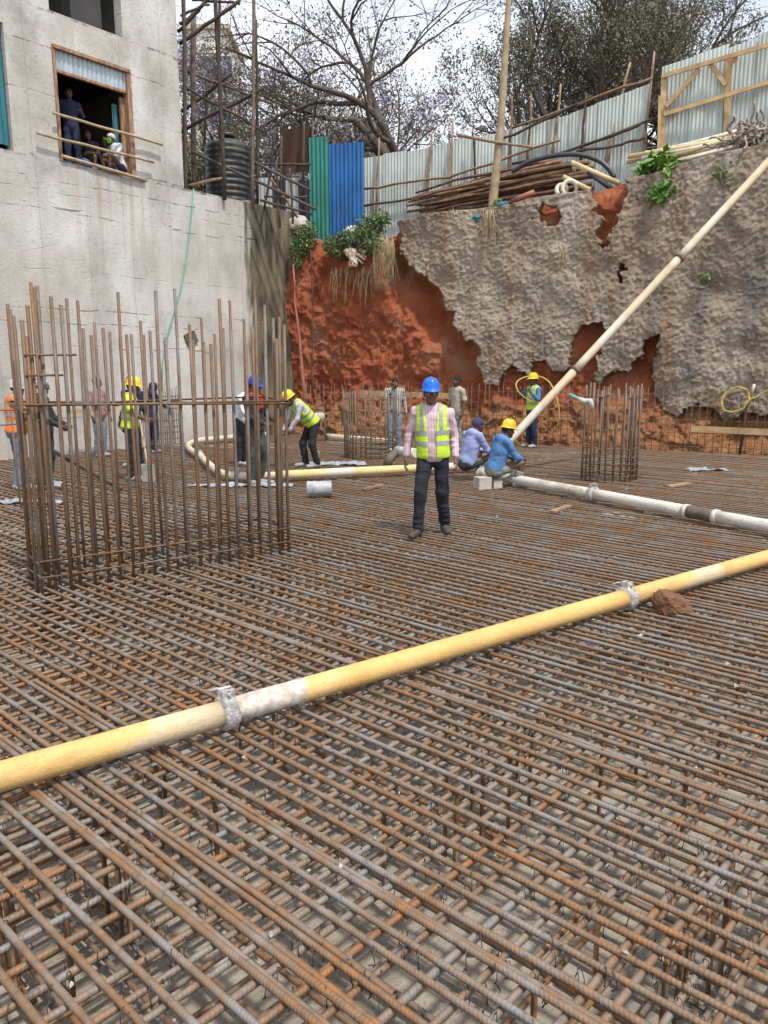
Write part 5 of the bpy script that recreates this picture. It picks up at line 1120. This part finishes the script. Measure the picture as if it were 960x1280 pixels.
    # vest with reflective tape
    if o.get('vest'):
        ow = o.get('open', 0.0)
        def vl(p): return (p - Pv) @ T.T
        def vf(p):
            q = vl(p); d = torso(p, .026) + fold(p, .006); d = np.maximum(d, -(q[..., 2] - o.get('vhem', -.02))); d = np.maximum(d, np.abs(q[..., 0]) - np.where(q[..., 2] > L * .55, .172, .26))
            d = np.maximum(d, -s_rc(p, tl(0, -.01, L * .92), tl(0, -.02, L * 1.3), .07, .10))
            vee = .028 * np.clip((q[..., 2] - L * .55) / (L * .4), 0, 1)
            d = np.where(q[..., 1] < .02, np.maximum(d, -(np.abs(q[..., 0]) - (ow + vee))), d); return d
        V, Q = nets(vf, *bounds(['pelvis', 'neck', 'shL', 'shR'], .2), min(vox, .013)); vo = add('safety_vest', V, Q, o['vest'])
        q = vl(V[Q].mean(1)); ax_ = np.abs(q[:, 0]); bands = ((q[:, 2] > L * .22) & (q[:, 2] < L * .31)) | ((q[:, 2] > L * .44) & (q[:, 2] < L * .53)) | ((ax_ > .088) & (ax_ < .128) & (q[:, 2] > L * .44))
        nrm = np.cross(V[Q[:, 2]] - V[Q[:, 0]], V[Q[:, 3]] - V[Q[:, 1]]); nrm /= np.linalg.norm(nrm, axis=1)[:, None] + 1e-9; vn = np.zeros_like(V)
        for k in range(4): np.add.at(vn, Q[:, k], nrm)
        vn /= np.linalg.norm(vn, axis=1)[:, None] + 1e-9; qb = Q[bands]
        if len(qb): u_, iv = np.unique(qb, return_inverse=True); add('reflective_tape', (V + vn * .004)[u_], iv.reshape(-1, 4), M['tape'], parent=vo)
    # head wear
    hw = o.get('head'); Rm = Matrix(Rh.tolist())
    def headpiece(mb, name, mat, z=.055, tilt=0.0, k=1.0):
        Mx = Rm.to_4x4() @ Matrix.Translation((0, .004, z)) @ Matrix.Rotation(tilt, 4, 'X') @ Matrix.Scale(k, 4); add(name, [(Mx @ Vector(v)) + Vector(j['head']) for v in mb.v], mb.f, mat)
    if hw in ('helmet',): headpiece(helmet_mb(), 'helmet', o['hat'], .062, -.04)
    elif hw == 'cap': headpiece(cap_mb(), 'cap', o['hat'], .035)
    if hw in ('hair', 'beanie', 'hood', 'cap', 'helmet'):
        g, zl_, yl_ = {'hair': (.006, .02, .0), 'beanie': (.014, .015, 0), 'hood': (.02, -.2, .0), 'cap': (.004, .0, .02), 'helmet': (.004, .0, .02)}[hw]
        def hf(p):
            d = s_el(p, (0, .018, .03), (.075 + g, .096 + g, .088 + g))
            if hw == 'hood': d = smin(d, s_el(p, (0, .03, -.05), (.085, .085, .09)), .03); return np.maximum(d, -(p[..., 1] + .055))
            return np.maximum(d, np.maximum(-(p[..., 2] - zl_ + (p[..., 1]) * .45), -(p[..., 1] + .07) if hw != 'beanie' else -9))
        v, q = nets(hf, (-.13, -.14, -.16), (.13, .15, .15), .0085); add({'hair': 'hair', 'beanie': 'knit_hat', 'hood': 'hood', 'cap': 'hair', 'helmet': 'hair'}[hw], v @ Rh.T + j['head'], q, o['hat'] if hw in ('beanie', 'hood') else M['hairmat'])
    return root
def cloth(name, c, c2=None, s=7): return simple(name, c, c2 or tuple(x * .72 for x in c), s, 0.9, 0.3, 45)
M['tape'] = simple('reflective_tape', (0.33, 0.36, 0.36), (0.27, 0.29, 0.29), 9, 0.45, 0.1)
M['lime'] = cloth('lime_vest', (0.58, 0.80, 0.055), (0.48, 0.68, 0.045)); M['orange'] = cloth('orange_vest', (0.78, 0.20, 0.03), (0.62, 0.15, 0.025))
M['hel_blue'] = simple('blue_helmet', (0.012, 0.13, 0.62), (0.012, 0.12, 0.56), 4, 0.32, 0.03); M['hel_yellow'] = simple('yellow_helmet', (0.82, 0.52, 0.01), (0.72, 0.44, 0.01), 6, 0.35, 0.05)
M['hel_yr'] = simple('yellow_red_helmet', (0.82, 0.50, 0.01), (0.76, 0.30, 0.01), 5, 0.35, 0.05)
M['jeans'] = cloth('dark_jeans', (0.016, 0.019, 0.032), (0.010, 0.011, 0.018)); M['black_tr'] = cloth('black_trousers', (0.022, 0.022, 0.024), (0.012, 0.012, 0.013)); M['grey_tr'] = cloth('grey_green_trousers', (0.24, 0.25, 0.21), (0.15, 0.155, 0.13)); M['denim'] = cloth('pale_denim', (0.20, 0.24, 0.30), (0.12, 0.15, 0.20)); M['navy'] = cloth('navy_cloth', (0.02, 0.028, 0.075), (0.012, 0.016, 0.045)); M['olive_tr'] = cloth('olive_trousers', (0.055, 0.065, 0.055))
M['blue_hood'] = cloth('blue_hoodie', (0.085, 0.20, 0.42), (0.055, 0.14, 0.30)); M['lav'] = cloth('lavender_hoodie', (0.27, 0.32, 0.54), (0.20, 0.24, 0.42)); M['tan'] = cloth('tan_shirt', (0.42, 0.37, 0.29)); M['white_s'] = cloth('white_shirt', (0.66, 0.68, 0.74), (0.54, 0.56, 0.62)); M['dark_s'] = cloth('dark_jacket', (0.035, 0.033, 0.036)); M['pink'] = cloth('dusty_pink_shirt', (0.36, 0.22, 0.21)); M['ltshirt'] = cloth('pale_shirt', (0.42, 0.44, 0.50))
M['red'] = cloth('red_scarf', (0.55, 0.02, 0.02)); M['purplecap'] = cloth('purple_cap', (0.05, 0.04, 0.12)); M['bluecap'] = simple('blue_cap', (0.02, 0.06, 0.42), rough=0.7); M['greymask'] = cloth('green_mask', (0.16, 0.62, 0.03))
M['shoe'] = simple('dusty_leather', (0.075, 0.062, 0.052), (0.035, 0.03, 0.027), 12, 0.7); M['gum'] = simple('cement_gumboot', (0.34, 0.33, 0.31), (0.20, 0.19, 0.18), 9, 0.8); M['palehat'] = cloth('pale_cap', (0.55, 0.53, 0.50))
def stripes(name, a, b, sc_, axis='X'):
    t = NT(name); return t.done(t.mix(t.ramp(t.wave(t.obj, sc_, 0.6, 2, axis), [(0.45, 0.0), (0.55, 1.0)]), a, b), 0.9, 0, t.noise(t.obj, 40), 0.2, 0.01)
M['pinkstripe'] = stripes('pink_striped_shirt', (0.62, 0.54, 0.58), (0.44, 0.22, 0.30), 19); M['greystripe'] = stripes('grey_striped_shirt', (0.45, 0.44, 0.42), (0.10, 0.10, 0.10), 7); M['capstripe'] = stripes('blue_white_cap', (0.65, 0.65, 0.65), (0.05, 0.10, 0.35), 7, 'Z')
D2R = math.radians
# the man in the blue helmet
person('man in blue helmet, lime vest and pink striped shirt walking towards the camera', gp(539, 667), D2R(-4), 1.0,
       dict(pelvis=(.012, 0, .925), neck=(-.012, -.005, 1.465), head=(-.022, -.045, 1.615), hipL=(.10, .0, .905), hipR=(-.078, 0, .915), knR=(-.125, -.14, .51), anR=(-.15, -.13, .085), toR=(-.215, -.30, .035), knL=(.12, .0, .50), anL=(.155, .13, .105), toL=(.19, -.05, .038), elL=(.245, .055, 1.14), wrL=(.27, -.06, .91), elR=(-.265, .06, 1.145), wrR=(-.30, .03, .905), shL=(.180, .0, 1.395), shR=(-.185, .02, 1.41)),
       dict(shirt=M['pinkstripe'], trousers=M['jeans'], shoes=M['shoe'], vest=M['lime'], open=.048, head='helmet', hat=M['hel_blue'], fat=1.08, vhem=-.03, hem=-.07, sleeve_r=.062, skin=SK[1]), (D2R(7), D2R(2)), .0105)
# blue cap and red scarf
r = person('man in blue cap and dark jacket with a red scarf behind the tall bar cage', gp(321, 606), D2R(62), 1.0,
       dict(elL=(.24, -.06, 1.14), wrL=(.14, -.27, 1.06), elR=(-.24, -.05, 1.14), wrR=(-.12, -.28, 1.02), head=(0, -.03, 1.62), knL=(.11, -.08, .5), toL=(.14, -.2, .035)),
       dict(shirt=M['dark_s'], trousers=M['olive_tr'], shoes=M['gum'], boot=.16, head='cap', hat=M['bluecap'], hood=True), (D2R(15), D2R(8)), grip=(1, 1), thumb=((0, 0, 1), (0, 0, 1)))
V, Q = nets(lambda p: smin(s_rc(p, (-.08, -.03, 1.44), (.08, -.03, 1.44), .075, .075), s_rc(p, (0, -.10, 1.40), (0, -.125, 1.28), .07, .05), .05) + .012 * fbm(p * 12, 2), (-.2, -.2, 1.2), (.2, .1, 1.55), .014)
ob = bpy.data.objects.new('scarf', mesh_from('scarf', V, Q, M['red'])); COL.objects.link(ob); ob.parent = r
person('worker in white shirt and black trousers stooping beyond the blue capped man', gp(303, 581), D2R(65), .98,
       dict(neck=(0, -.16, 1.40), head=(0, -.26, 1.52), shL=(.18, -.13, 1.35), shR=(-.18, -.13, 1.35), elL=(.22, -.22, 1.10), elR=(-.22, -.22, 1.10), wrL=(.2, -.38, .95), wrR=(-.2, -.38, .95)), dict(shirt=M['white_s'], trousers=M['black_tr'], shoes=M['gum'], boot=.16, head='hair'), (0, D2R(20)))
BENT = dict(pelvis=(0, .12, .88), neck=(0, -.24, 1.26), head=(0, -.35, 1.34), shL=(.18, -.21, 1.22), shR=(-.18, -.21, 1.22), elL=(.22, -.30, .96), elR=(-.22, -.30, .96), wrL=(.12, -.42, .74), wrR=(-.12, -.45, .74), hipL=(.09, .12, .86), hipR=(-.09, .12, .86), knL=(.11, .05, .47), knR=(-.11, -.06, .47), anL=(.12, .15, .09), anR=(-.12, .0, .09), toL=(.14, -.04, .035), toR=(-.14, -.18, .035))
person('worker in yellow helmet and lime vest bending over the pipe', gp(385, 584), D2R(-62), .98, BENT, dict(shirt=M['ltshirt'], trousers=M['black_tr'], shoes=M['gum'], boot=.2, vest=M['lime'], head='helmet', hat=M['hel_yellow'], hem=-.05), (0, D2R(35)), grip=(1, 1))
person('man in grey striped shirt holding a hand to his face behind the round cage', gp(493, 564), D2R(12), .97, dict(elR=(-.26, -.12, 1.22), wrR=(-.10, -.17, 1.46), neck=(0, -.02, 1.46), head=(0.0, -.06, 1.60)), dict(shirt=M['greystripe'], trousers=M['denim'], shoes=M['gum'], boot=.1, head='hair', hem=-.12), (D2R(-15), D2R(15)), grip=(0, 0), thumb=((0, -1, 0), (0, 1, 0)))
person('bareheaded man in tan short sleeved shirt behind the blue helmeted man', gp(570, 563), D2R(-55), .97, dict(), dict(shirt=M['tan'], trousers=M['grey_tr'], shoes=M['gum'], head='hair', sleeve=.75, sleeve_r=.066, hem=-.12, skin=SK[0]), (D2R(-20), D2R(5)))
SIT = dict(pelvis=(0, .02, .30), neck=(0, -.14, .80), head=(0, -.22, .93), shL=(.18, -.11, .76), shR=(-.18, -.11, .76), elL=(.23, -.24, .52), elR=(-.23, -.24, .52), wrL=(.10, -.44, .47), wrR=(-.10, -.44, .45), hipL=(.09, .0, .29), hipR=(-.09, .0, .29), knL=(.17, -.40, .42), knR=(-.15, -.41, .40), anL=(.15, -.42, .09), anR=(-.14, -.34, .09), toL=(.17, -.60, .035), toR=(-.16, -.52, .035))
p7 = ga + gd * 0.05; p8 = ga + gd * 0.42
person('seated worker in blue hoodie and yellow helmet on the crusted pipe', Vector((gp(619, 594, .2).x, gp(619, 594, .2).y, 0)), D2R(112), .98, SIT, dict(shirt=M['blue_hood'], trousers=M['grey_tr'], shoes=M['gum'], boot=.12, head='helmet', hat=M['hel_yr'], hood=True, sleeve_r=.066, hem=-.1, fat=1.1), (D2R(-5), D2R(12)), grip=(1, 1))
person('seated worker in pale blue hoodie and dark purple cap beside the yellow helmet', Vector((gp(586, 588, .2).x, gp(586, 588, .2).y + .25, 0)), D2R(122), 1.0, SIT, dict(shirt=M['lav'], trousers=M['olive_tr'], shoes=M['gum'], boot=.12, head='beanie', hat=M['purplecap'], hood=True, sleeve_r=.066, hem=-.1, fat=1.1), (D2R(-10), D2R(12)), grip=(1, 1))
r = person('worker in yellow helmet and lime vest carrying a yellow hose by the soil wall', gp(664, 559), D2R(-60), .98, dict(elL=(.26, -.06, 1.17), wrL=(.16, -.20, 1.34), elR=(-.27, -.04, 1.20), wrR=(-.22, -.20, 1.36)), dict(shirt=M['blue_hood'], trousers=M['navy'], shoes=M['gum'], boot=.26, vest=M['lime'], head='helmet', hat=M['hel_yellow']), (D2R(-10), 0), grip=(1, 1), thumb=((0, 0, 1), (0, 0, 1)))
person('worker in yellow helmet and lime vest seen from behind the tall bar cage', gp(166, 600), D2R(105), .98, dict(neck=(0, -.05, 1.46), head=(0, -.10, 1.60), elL=(.25, -.08, 1.15), wrL=(.15, -.30, 1.05), elR=(-.25, -.08, 1.15), wrR=(-.15, -.30, 1.05), knL=(.11, -.1, .5), anL=(.12, -.1, .09), toL=(.14, -.3, .035)), dict(shirt=M['lime'], trousers=M['black_tr'], shoes=M['gum'], boot=.18, vest=M['lime'], head='helmet', hat=M['hel_yellow'], sleeve=.6, sleeve_r=.066), (0, D2R(10)), grip=(1, 1))
person('bareheaded man in navy and white top facing the yellow helmeted worker', gp(170, 583), D2R(-25), 1.0, dict(wrL=(.15, -.25, 1.02), elL=(.25, -.02, 1.14)), dict(shirt=M['navy'], trousers=M['black_tr'], shoes=M['gum'], boot=.16, head='hair'), (0, D2R(8)))
person('worker in orange vest and pale cap by the short starter bars', gp(27, 612), D2R(130), .99, dict(elR=(-.28, -.06, 1.16), wrR=(-.20, -.26, 1.10), neck=(0, -.04, 1.46), head=(0, -.07, 1.60)), dict(shirt=M['orange'], trousers=M['denim'], shoes=M['gum'], boot=.16, vest=M['orange'], head='cap', hat=M['palehat'], fat=1.12, sleeve=.7, sleeve_r=.07), (D2R(20), 0), grip=(1, 1))
person('man in dark jacket and blue and white knit hat behind the bar cage', gp(62, 609), D2R(100), .99, dict(elR=(-.25, -.08, 1.14), wrR=(-.18, -.28, 1.0), elL=(.25, -.08, 1.14), wrL=(.18, -.28, 1.0)), dict(shirt=M['dark_s'], trousers=M['olive_tr'], shoes=M['gum'], boot=.16, head='beanie', hat=M['capstripe']), (0, D2R(10)), grip=(1, 1))
person('man in dusty pink shirt and pale jeans near the basement wall', gp(127, 571), D2R(70), .97, dict(), dict(shirt=M['pink'], trousers=M['denim'], shoes=M['gum'], head='hair', hem=-.12), (D2R(10), D2R(15)))
person('worker in navy hooded top at the dense starter bars by the wall', gp(191, 566), D2R(150), .93, dict(neck=(0, -.08, 1.44), head=(0, -.14, 1.56), wrR=(-.12, -.35, 1.1), elR=(-.25, -.14, 1.18)), dict(shirt=M['navy'], trousers=M['navy'], shoes=M['gum'], head='hood', hat=M['navy'], hood=True), (0, D2R(20)))
# people in the window
wz = LEDGE + 0.0; 
def inwin(px, back): a = onplane(px, 190, C0 - EY * back, EY); return Vector((a.x, a.y, wz))
person('man in navy suit standing inside the window opening', inwin(91, .55), D2R(25), .99, dict(elL=(.25, -.04, 1.16), wrL=(.20, -.30, 1.16)), dict(shirt=M['navy'], trousers=M['navy'], shoes=M['shoe'], head='hair', top_name='jacket', hem=-.16, sleeve_r=.062), (D2R(15), 0))
CH = dict(SIT); 
person('seated person in white shirt and green face mask inside the window opening', inwin(149, .30), D2R(-35), .95, {**{k: (v[0], v[1], v[2] - .08) for k, v in SIT.items() if k[:2] in ('pe', 'ne', 'he', 'sh', 'el', 'wr', 'hi')}, **{k: SIT[k] for k in SIT if k[:2] in ('kn', 'an', 'to')}, 'elR': (-.28, -.2, .52), 'wrR': (-.12, -.3, .72)}, dict(shirt=M['white_s'], trousers=M['navy'], shoes=M['shoe'], head='beanie', hat=M['palehat'], sleeve=1.2), (D2R(-15), D2R(5)))
mk = inwin(149, .30)
rp = [o_ for o_ in bpy.data.objects if o_.get('label', '').startswith('seated person in white')][0]
hp_ = np.array([0, -.22, .85]); Rk = np.array(Matrix.Rotation(D2R(-15), 3, 'Z') @ Matrix.Rotation(D2R(5), 3, 'X'))
V, Q = nets(lambda p: np.maximum(head_sdf(p) - .007, np.maximum(np.maximum(p[..., 2] + .008, -(p[..., 2] + .105)), p[..., 1] + .02)), (-.1, -.14, -.13), (.1, .05, .03), .007)
ob = bpy.data.objects.new('face_mask', mesh_from('face_mask', V @ Rk.T + hp_, Q, M['greymask'])); COL.objects.link(ob); ob.parent = rp
person('seated man in dark clothes in the shade between the two at the window', inwin(113, .9), D2R(10), .95, SIT, dict(shirt=M['dark_s'], trousers=M['denim'], shoes=M['shoe'], head='hair'), (D2R(20), 0))
lump_obj(inwin(104, .3) + EZ * .13, (.15, .11, .13), 3, 'blue_bag', cloth('blue_bag', (.05, .09, .22)), 'blue and grey bag on the sill between the window poles', 'bag', 3, .25)
# ---------------------------------------------------------------- small things on the mat
# angular red stone against the yellow pipe
rnd = random.Random(2); bm = bmesh.new(); c_ = gp(836, 762, 0.0)
pts = [(-.14, -.05, -.01), (-.12, .08, 0), (.17, -.07, 0), (.16, .07, .02), (-.13, -.06, .10), (-.10, .02, .19), (-.02, -.02, .17), (.05, -.10, .13), (.10, .05, .13), (.17, -.02, .07), (0, -.15, 0.0), (-.07, -.12, .15), (0.05, .1, .02), (-.13, .05, .13)]
for p in pts: bm.verts.new(Vector(p) * 0.92)
bmesh.ops.convex_hull(bm, input=bm.verts); bmesh.ops.triangulate(bm, faces=bm.faces); bmesh.ops.subdivide_edges(bm, edges=bm.edges, cuts=7, use_grid_fill=True)
P = np.array([v.co[:] for v in bm.verts]); dn = 0.026 * fbm(P * 12, 4, 4) + .014 * fbm(P * 45, 3, 9)
bm.normal_update()
for v, d in zip(bm.verts, dn): v.co = v.co + v.normal * float(d) + c_
me = bpy.data.meshes.new('stone'); bm.to_mesh(me); bm.free(); me.materials.append(M['rock']); o = link('stone', me); tag(o, 'angular red brown stone wedged against the yellow pipe', 'stone')
# grey drum on its side
dc = gp(399, 611, 0.122); d_ = Vector((1, 0.10, 0)).normalized(); Mx = Matrix.Translation(dc) @ axis_R(d_).to_4x4() @ Matrix.Rotation(math.pi / 2, 4, 'Y') @ Matrix.Scale(.86, 4)
root = thing('steel_drum', Vector((dc.x, dc.y, 0)), 'small grey steel drum lying on its side by the cream pipe', 'drum')
MB().lathe([(.07, -.20), (.085, -.22), (.125, -.22), (.138, -.20), (.135, -.10), (.142, -.09), (.135, -.08), (.135, .08), (.142, .09), (.135, .1), (.138, .2), (.125, .215), (.0, .215)], 28, Mx).build('shell', simple('drum_paint', (.42, .44, .46), (.24, .25, .26), 8, .5, .3), root)
MB().lathe([(.0, -.17), (.075, -.17), (.08, -.215)], 20, Mx).build('open_end', M['darkcrust'], root)
for (x, y, w, lab) in ((604, 612, .26, 'pale concrete block under the crusted pipe end'), (621, 611, .18, 'smaller dull concrete block beside the pale one under the pipe')):
    p = gp(x, y, 0); V, f = lump((0, 0, 0), (w * .85, w * .85, w * .8), int(x), 4, .05, 4); V = np.clip(V, -np.array([w * .42, w * .4, w * .36]), np.array([w * .42, w * .4, w * .36])); V = V @ np.array(Matrix.Rotation(.35, 3, 'Z')).T + np.array(p) + np.array([0, .1, w * .36])
    tag(link('concrete_block', mesh_from('concrete_block', [tuple(v) for v in V], f, M['block'], smooth=False)), lab, 'concrete block')
# boards along the soil wall
for (x0, y0, x1, y1, off, lab) in ((864, 536, 1000, 542, 0.72, 'pale timber board tied to the wall starter bars near the yellow hose coil'), (450, 491, 566, 495, .56, 'timber board behind the striped shirt man across the red earth'), (690, 553, 700, 552, .9, '')):
    if not lab: continue
    P = [onplane(x, y, C0 + SN * off, SN) for x, y in ((x0, y0), (x1, y1))]; single(MB().beam(P[0], P[1], .03, .14), 'timber_board', M['timber'], lab, 'board')
P = [onplane(x, y, C0 + SN * .7, SN) for x, y in ((938, 478), (924, 570))]; single(MB().tube(P, .03, 7), 'dark_stake', M['darkpole'], 'dark iron stake standing behind the timber board by the soil wall', 'stake')
P = [onplane(x, y, C0 + SN * .6, SN) for x, y in ((943, 480), (938, 495))]; single(MB().tube(P, .035, 8), 'pipe_nipple', M['plastic_white'], 'white pipe end poking from the sprayed wall above the yellow coil', 'pipe')
# yellow hose coil on the bars
oc = []
for k in range(60):
    a = k / 20 * 2 * math.pi; rr = 1 + .07 * math.sin(k * 1.7); P = onplane(919 + 17 * math.cos(a) * rr, 500 + 15 * math.sin(a) * rr - 4 * math.cos(a), C0 + SN * (.74 + .02 * math.sin(k * .9)), SN); oc.append(P)
oc = oc[:44] + [onplane(x, y, C0 + SN * .75, SN) for x, y in ((938, 499), (945, 497), (952, 492), (962, 487), (985, 480))]
single(MB().tube(smooth_path(oc, 2), .017, 7), 'yellow_hose', M['hose_yellow'], 'yellow hose coil hung on the starter bars beside the timber board', 'hose')
Yw = gp(664, 559).y; hl = [at(x, y, Yw + d) for x, y, d in ((668, 505, -.2), (650, 492, -.25), (645, 480, -.15), (652, 473, .05), (664, 470, .14), (676, 471, .1), (686, 477, -.05), (692, 487, -.2), (697, 502, -.3), (699, 520, -.3), (696, 535, -.2))]
single(MB().tube(smooth_path(hl, 4), .017, 7), 'carried_hose', M['hose_yellow'], 'yellow hose looped over the shoulders of the worker by the wall', 'hose')
# gun on the oval cage
root = thing('vibrator_head', at(735, 503, 12.3), 'green and white tool hung on top of the oval bar cage', 'tool')
MB().tube([at(711, 493, 12.4), at(724, 499, 12.3)], .028, 8).build('handle', M['hose_green'], root); MB().tube([at(722, 498, 12.3), at(731, 502, 12.3), at(738, 501, 12.2), at(741, 511, 12.2)], [.03, .05, .045, .03], 9).build('casing', M['palehat'], root)
# machine at the foot of the red earth
mc_ = gp(398, 551); root = thing('small_mixer', mc_, 'small dusty white motor on a frame at the foot of the red earth', 'motor')
Mx = Matrix.Translation(mc_ + EZ * .62) @ Matrix.Rotation(math.pi / 2, 4, 'Y') @ Matrix.Rotation(.4, 4, 'X')
MB().lathe([(0, -.2), (.06, -.2), (.07, -.15), (.12, -.14), (.12, -.1), (.105, -.09), (.12, -.06), (.105, -.04), (.12, -.01), (.105, .01), (.12, .05), (.12, .12), (.1, .16), (0, .16)], 18, Mx).build('motor', M['block'], root)
for dx, dy in ((-.2, -.1), (.2, -.1), (-.2, .2), (.2, .2)): MB().tube([mc_ + Vector((dx, dy, 0)), mc_ + Vector((dx * .6, dy * .6, .52))], .022, 6).build('leg', M['darkcrust'], root)
MB().box(mc_ + EZ * .51, (.42, .3, .04)).build('base_plate', M['darkcrust'], root)
MB().tube([mc_ + EZ * .72 + Vector((-.1, 0, 0)), mc_ + EZ * .82 + Vector((-.05, 0, 0)), mc_ + EZ * .82 + Vector((.08, 0, 0)), mc_ + EZ * .72 + Vector((.12, 0, 0))], .015, 6).build('handle', M['darkcrust'], root)
# shovel, plank and struts at the left
a, b_ = gp(186, 603), gp(178, 590) + EZ * 1.05; root = thing('shovel', a, 'shovel with a grey blade standing beside the yellow helmeted worker', 'shovel')
MB().tube([a + EZ * .28, b_], .018, 7).build('handle', M['bamboo'], root); MB().box(a + EZ * .16, (.22, .02, .30), Matrix.Rotation(.12, 3, 'X')).build('blade', M['spill'], root)
single(MB().beam(gp(60, 560, .55), gp(152, 612, .03), .05, .06), 'timber_strut', M['darkpole'], 'dark timber strut sloping to the mat behind the bar cage', 'strut')
single(MB().beam(wl(wt(75, 535)[0], .5, .95), wl(wt(135, 535)[0], .5, .95), .05, .1), 'timber_rail', M['timber'], 'brown timber rail near the man in the pink shirt', 'rail')
single(MB().beam(wl(wt(-10, 535)[0], .9, .85), wl(wt(22, 535)[0], .9, .85), .05, .09), 'timber_rail', M['timber'], 'orange timber rail behind the worker in the orange vest', 'rail')
# concrete and sheet lying in the mat
def spill(name, px, py, rx, ry, mat, seed, label, cat, z=0.008, h=0.02):
    c_ = gp(px, py); n = 40; V = [(c_.x, c_.y, z + h)]; Fc = []
    for ring, (k, zz) in enumerate(((.45, h), (.8, h * .8), (1, -.03))):
        for i in range(n):
            a = 2 * math.pi * i / n; q = 1 + .45 * float(fbm(np.array([[math.cos(a) * 1.6, math.sin(a) * 1.6, seed * 5.1]]), 4)[0]); V.append((c_.x + rx * k * q * math.cos(a), c_.y + ry * k * q * math.sin(a), z + zz * (1 + .5 * float(vnoise(np.array([[a * 3, ring, seed]]))[0]))))
    for i in range(n): Fc.append((0, 1 + i, 1 + (i + 1) % n))
    for r_ in range(2):
        for i in range(n): Fc.append((1 + r_ * n + i, 1 + (r_ + 1) * n + i, 1 + (r_ + 1) * n + (i + 1) % n, 1 + r_ * n + (i + 1) % n))
    return tag(link(name, mesh_from(name, V, Fc, mat)), label, cat, kind='stuff')
for i, (x, y, rx, ry) in enumerate(((440, 551, 1.1, .9), (320, 556, 1.6, .7), (700, 566, 1.3, .35), (870, 592, .5, .22), (955, 625, .35, .16), (700, 573, .9, .25), (600, 568, .7, .3), (240, 555, 1.2, .6), (905, 598, .8, .2), (790, 640, .5, .16))):
    spill('concrete_spill', x, y, rx, ry, M['spill'], i + 1, 'pale concrete spilt over the steel mat', 'concrete', z=-.034, h=.016)
for i, (x, y, rx, ry, lab) in enumerate(((300, 607, .75, .14, 'crumpled pale plastic sheet on the mat at the feet of the blue capped man'), (420, 580, .6, .22, 'grey plastic sheet crumpled beside the bending worker'), (30, 628, .55, .12, 'white plastic scrap on the mat near the orange vest worker'), (885, 588, .4, .12, 'white plastic scrap on the mat beyond the crusted pipe'))):
    c_ = gp(x, y); nx, ny = 40, 20; gx_, gy_ = np.meshgrid(np.linspace(-1, 1, nx), np.linspace(-1, 1, ny), indexing='ij'); q = np.stack([gx_ * rx * 6, gy_ * ry * 8, gx_ * 0 + i * 9], -1)
    z = .004 + .075 * np.abs(fbm(q, 4, i)); xs, ys = gx_ * rx * (1 + .2 * vnoise(q * .4)), gy_ * ry * (1 + .35 * vnoise(q * .4 + 5)); V = np.stack([xs + c_.x, ys + c_.y, z], -1).reshape(-1, 3); I = np.arange(nx - 1)[:, None] * ny + np.arange(ny - 1)[None, :]
    tag(link('plastic_sheet', mesh_from('plastic_sheet', V, np.stack([I, I + ny, I + ny + 1, I + 1], -1).reshape(-1, 4), M['sheetplastic'])), lab, 'plastic sheet')

# fallen lumps of earth and concrete along the foot of the soil face
rq = random.Random(77); V_, F_ = [], []; nb_ = 0
for i in range(170):
    s_ = rq.uniform(0.8, 13.0); k = rq.uniform(.03, .13) * (1 if rq.random() < .85 else 1.8); p = sl(s_, 0.25 + rq.uniform(0, .55) + float(face_bend(np.array(s_))), FLOOR_Z + rq.uniform(.05, .5))
    v, f = lump(p, (k, k * .9, k * .7), i, 1, .7, 5); V_.append(v); F_ += [tuple(q + nb_ for q in ff) for ff in f]; nb_ += len(v)
tag(link('fallen_earth', mesh_from('fallen_earth', [tuple(v) for v in np.concatenate(V_)], F_, M['soil'], smooth=False)), 'fallen lumps of red earth along the foot of the soil face', 'rubble', kind='stuff')
# offcuts left on the mat
for i, (x0, y0, x1, y1, w, h, lab) in enumerate(((690, 640, 712, 632, .09, .03, 'short timber offcut on the mat near the crusted pipe'), (455, 612, 478, 606, .07, .03, 'thin plank scrap on the mat in front of the cream pipe'), (835, 608, 862, 604, .10, .03, 'weathered plank scrap lying beyond the crusted pipe'))):
    single(MB().beam(gp(x0, y0, .02), gp(x1, y1, .02), w, h), 'timber_offcut', M['pole'], lab, 'timber')
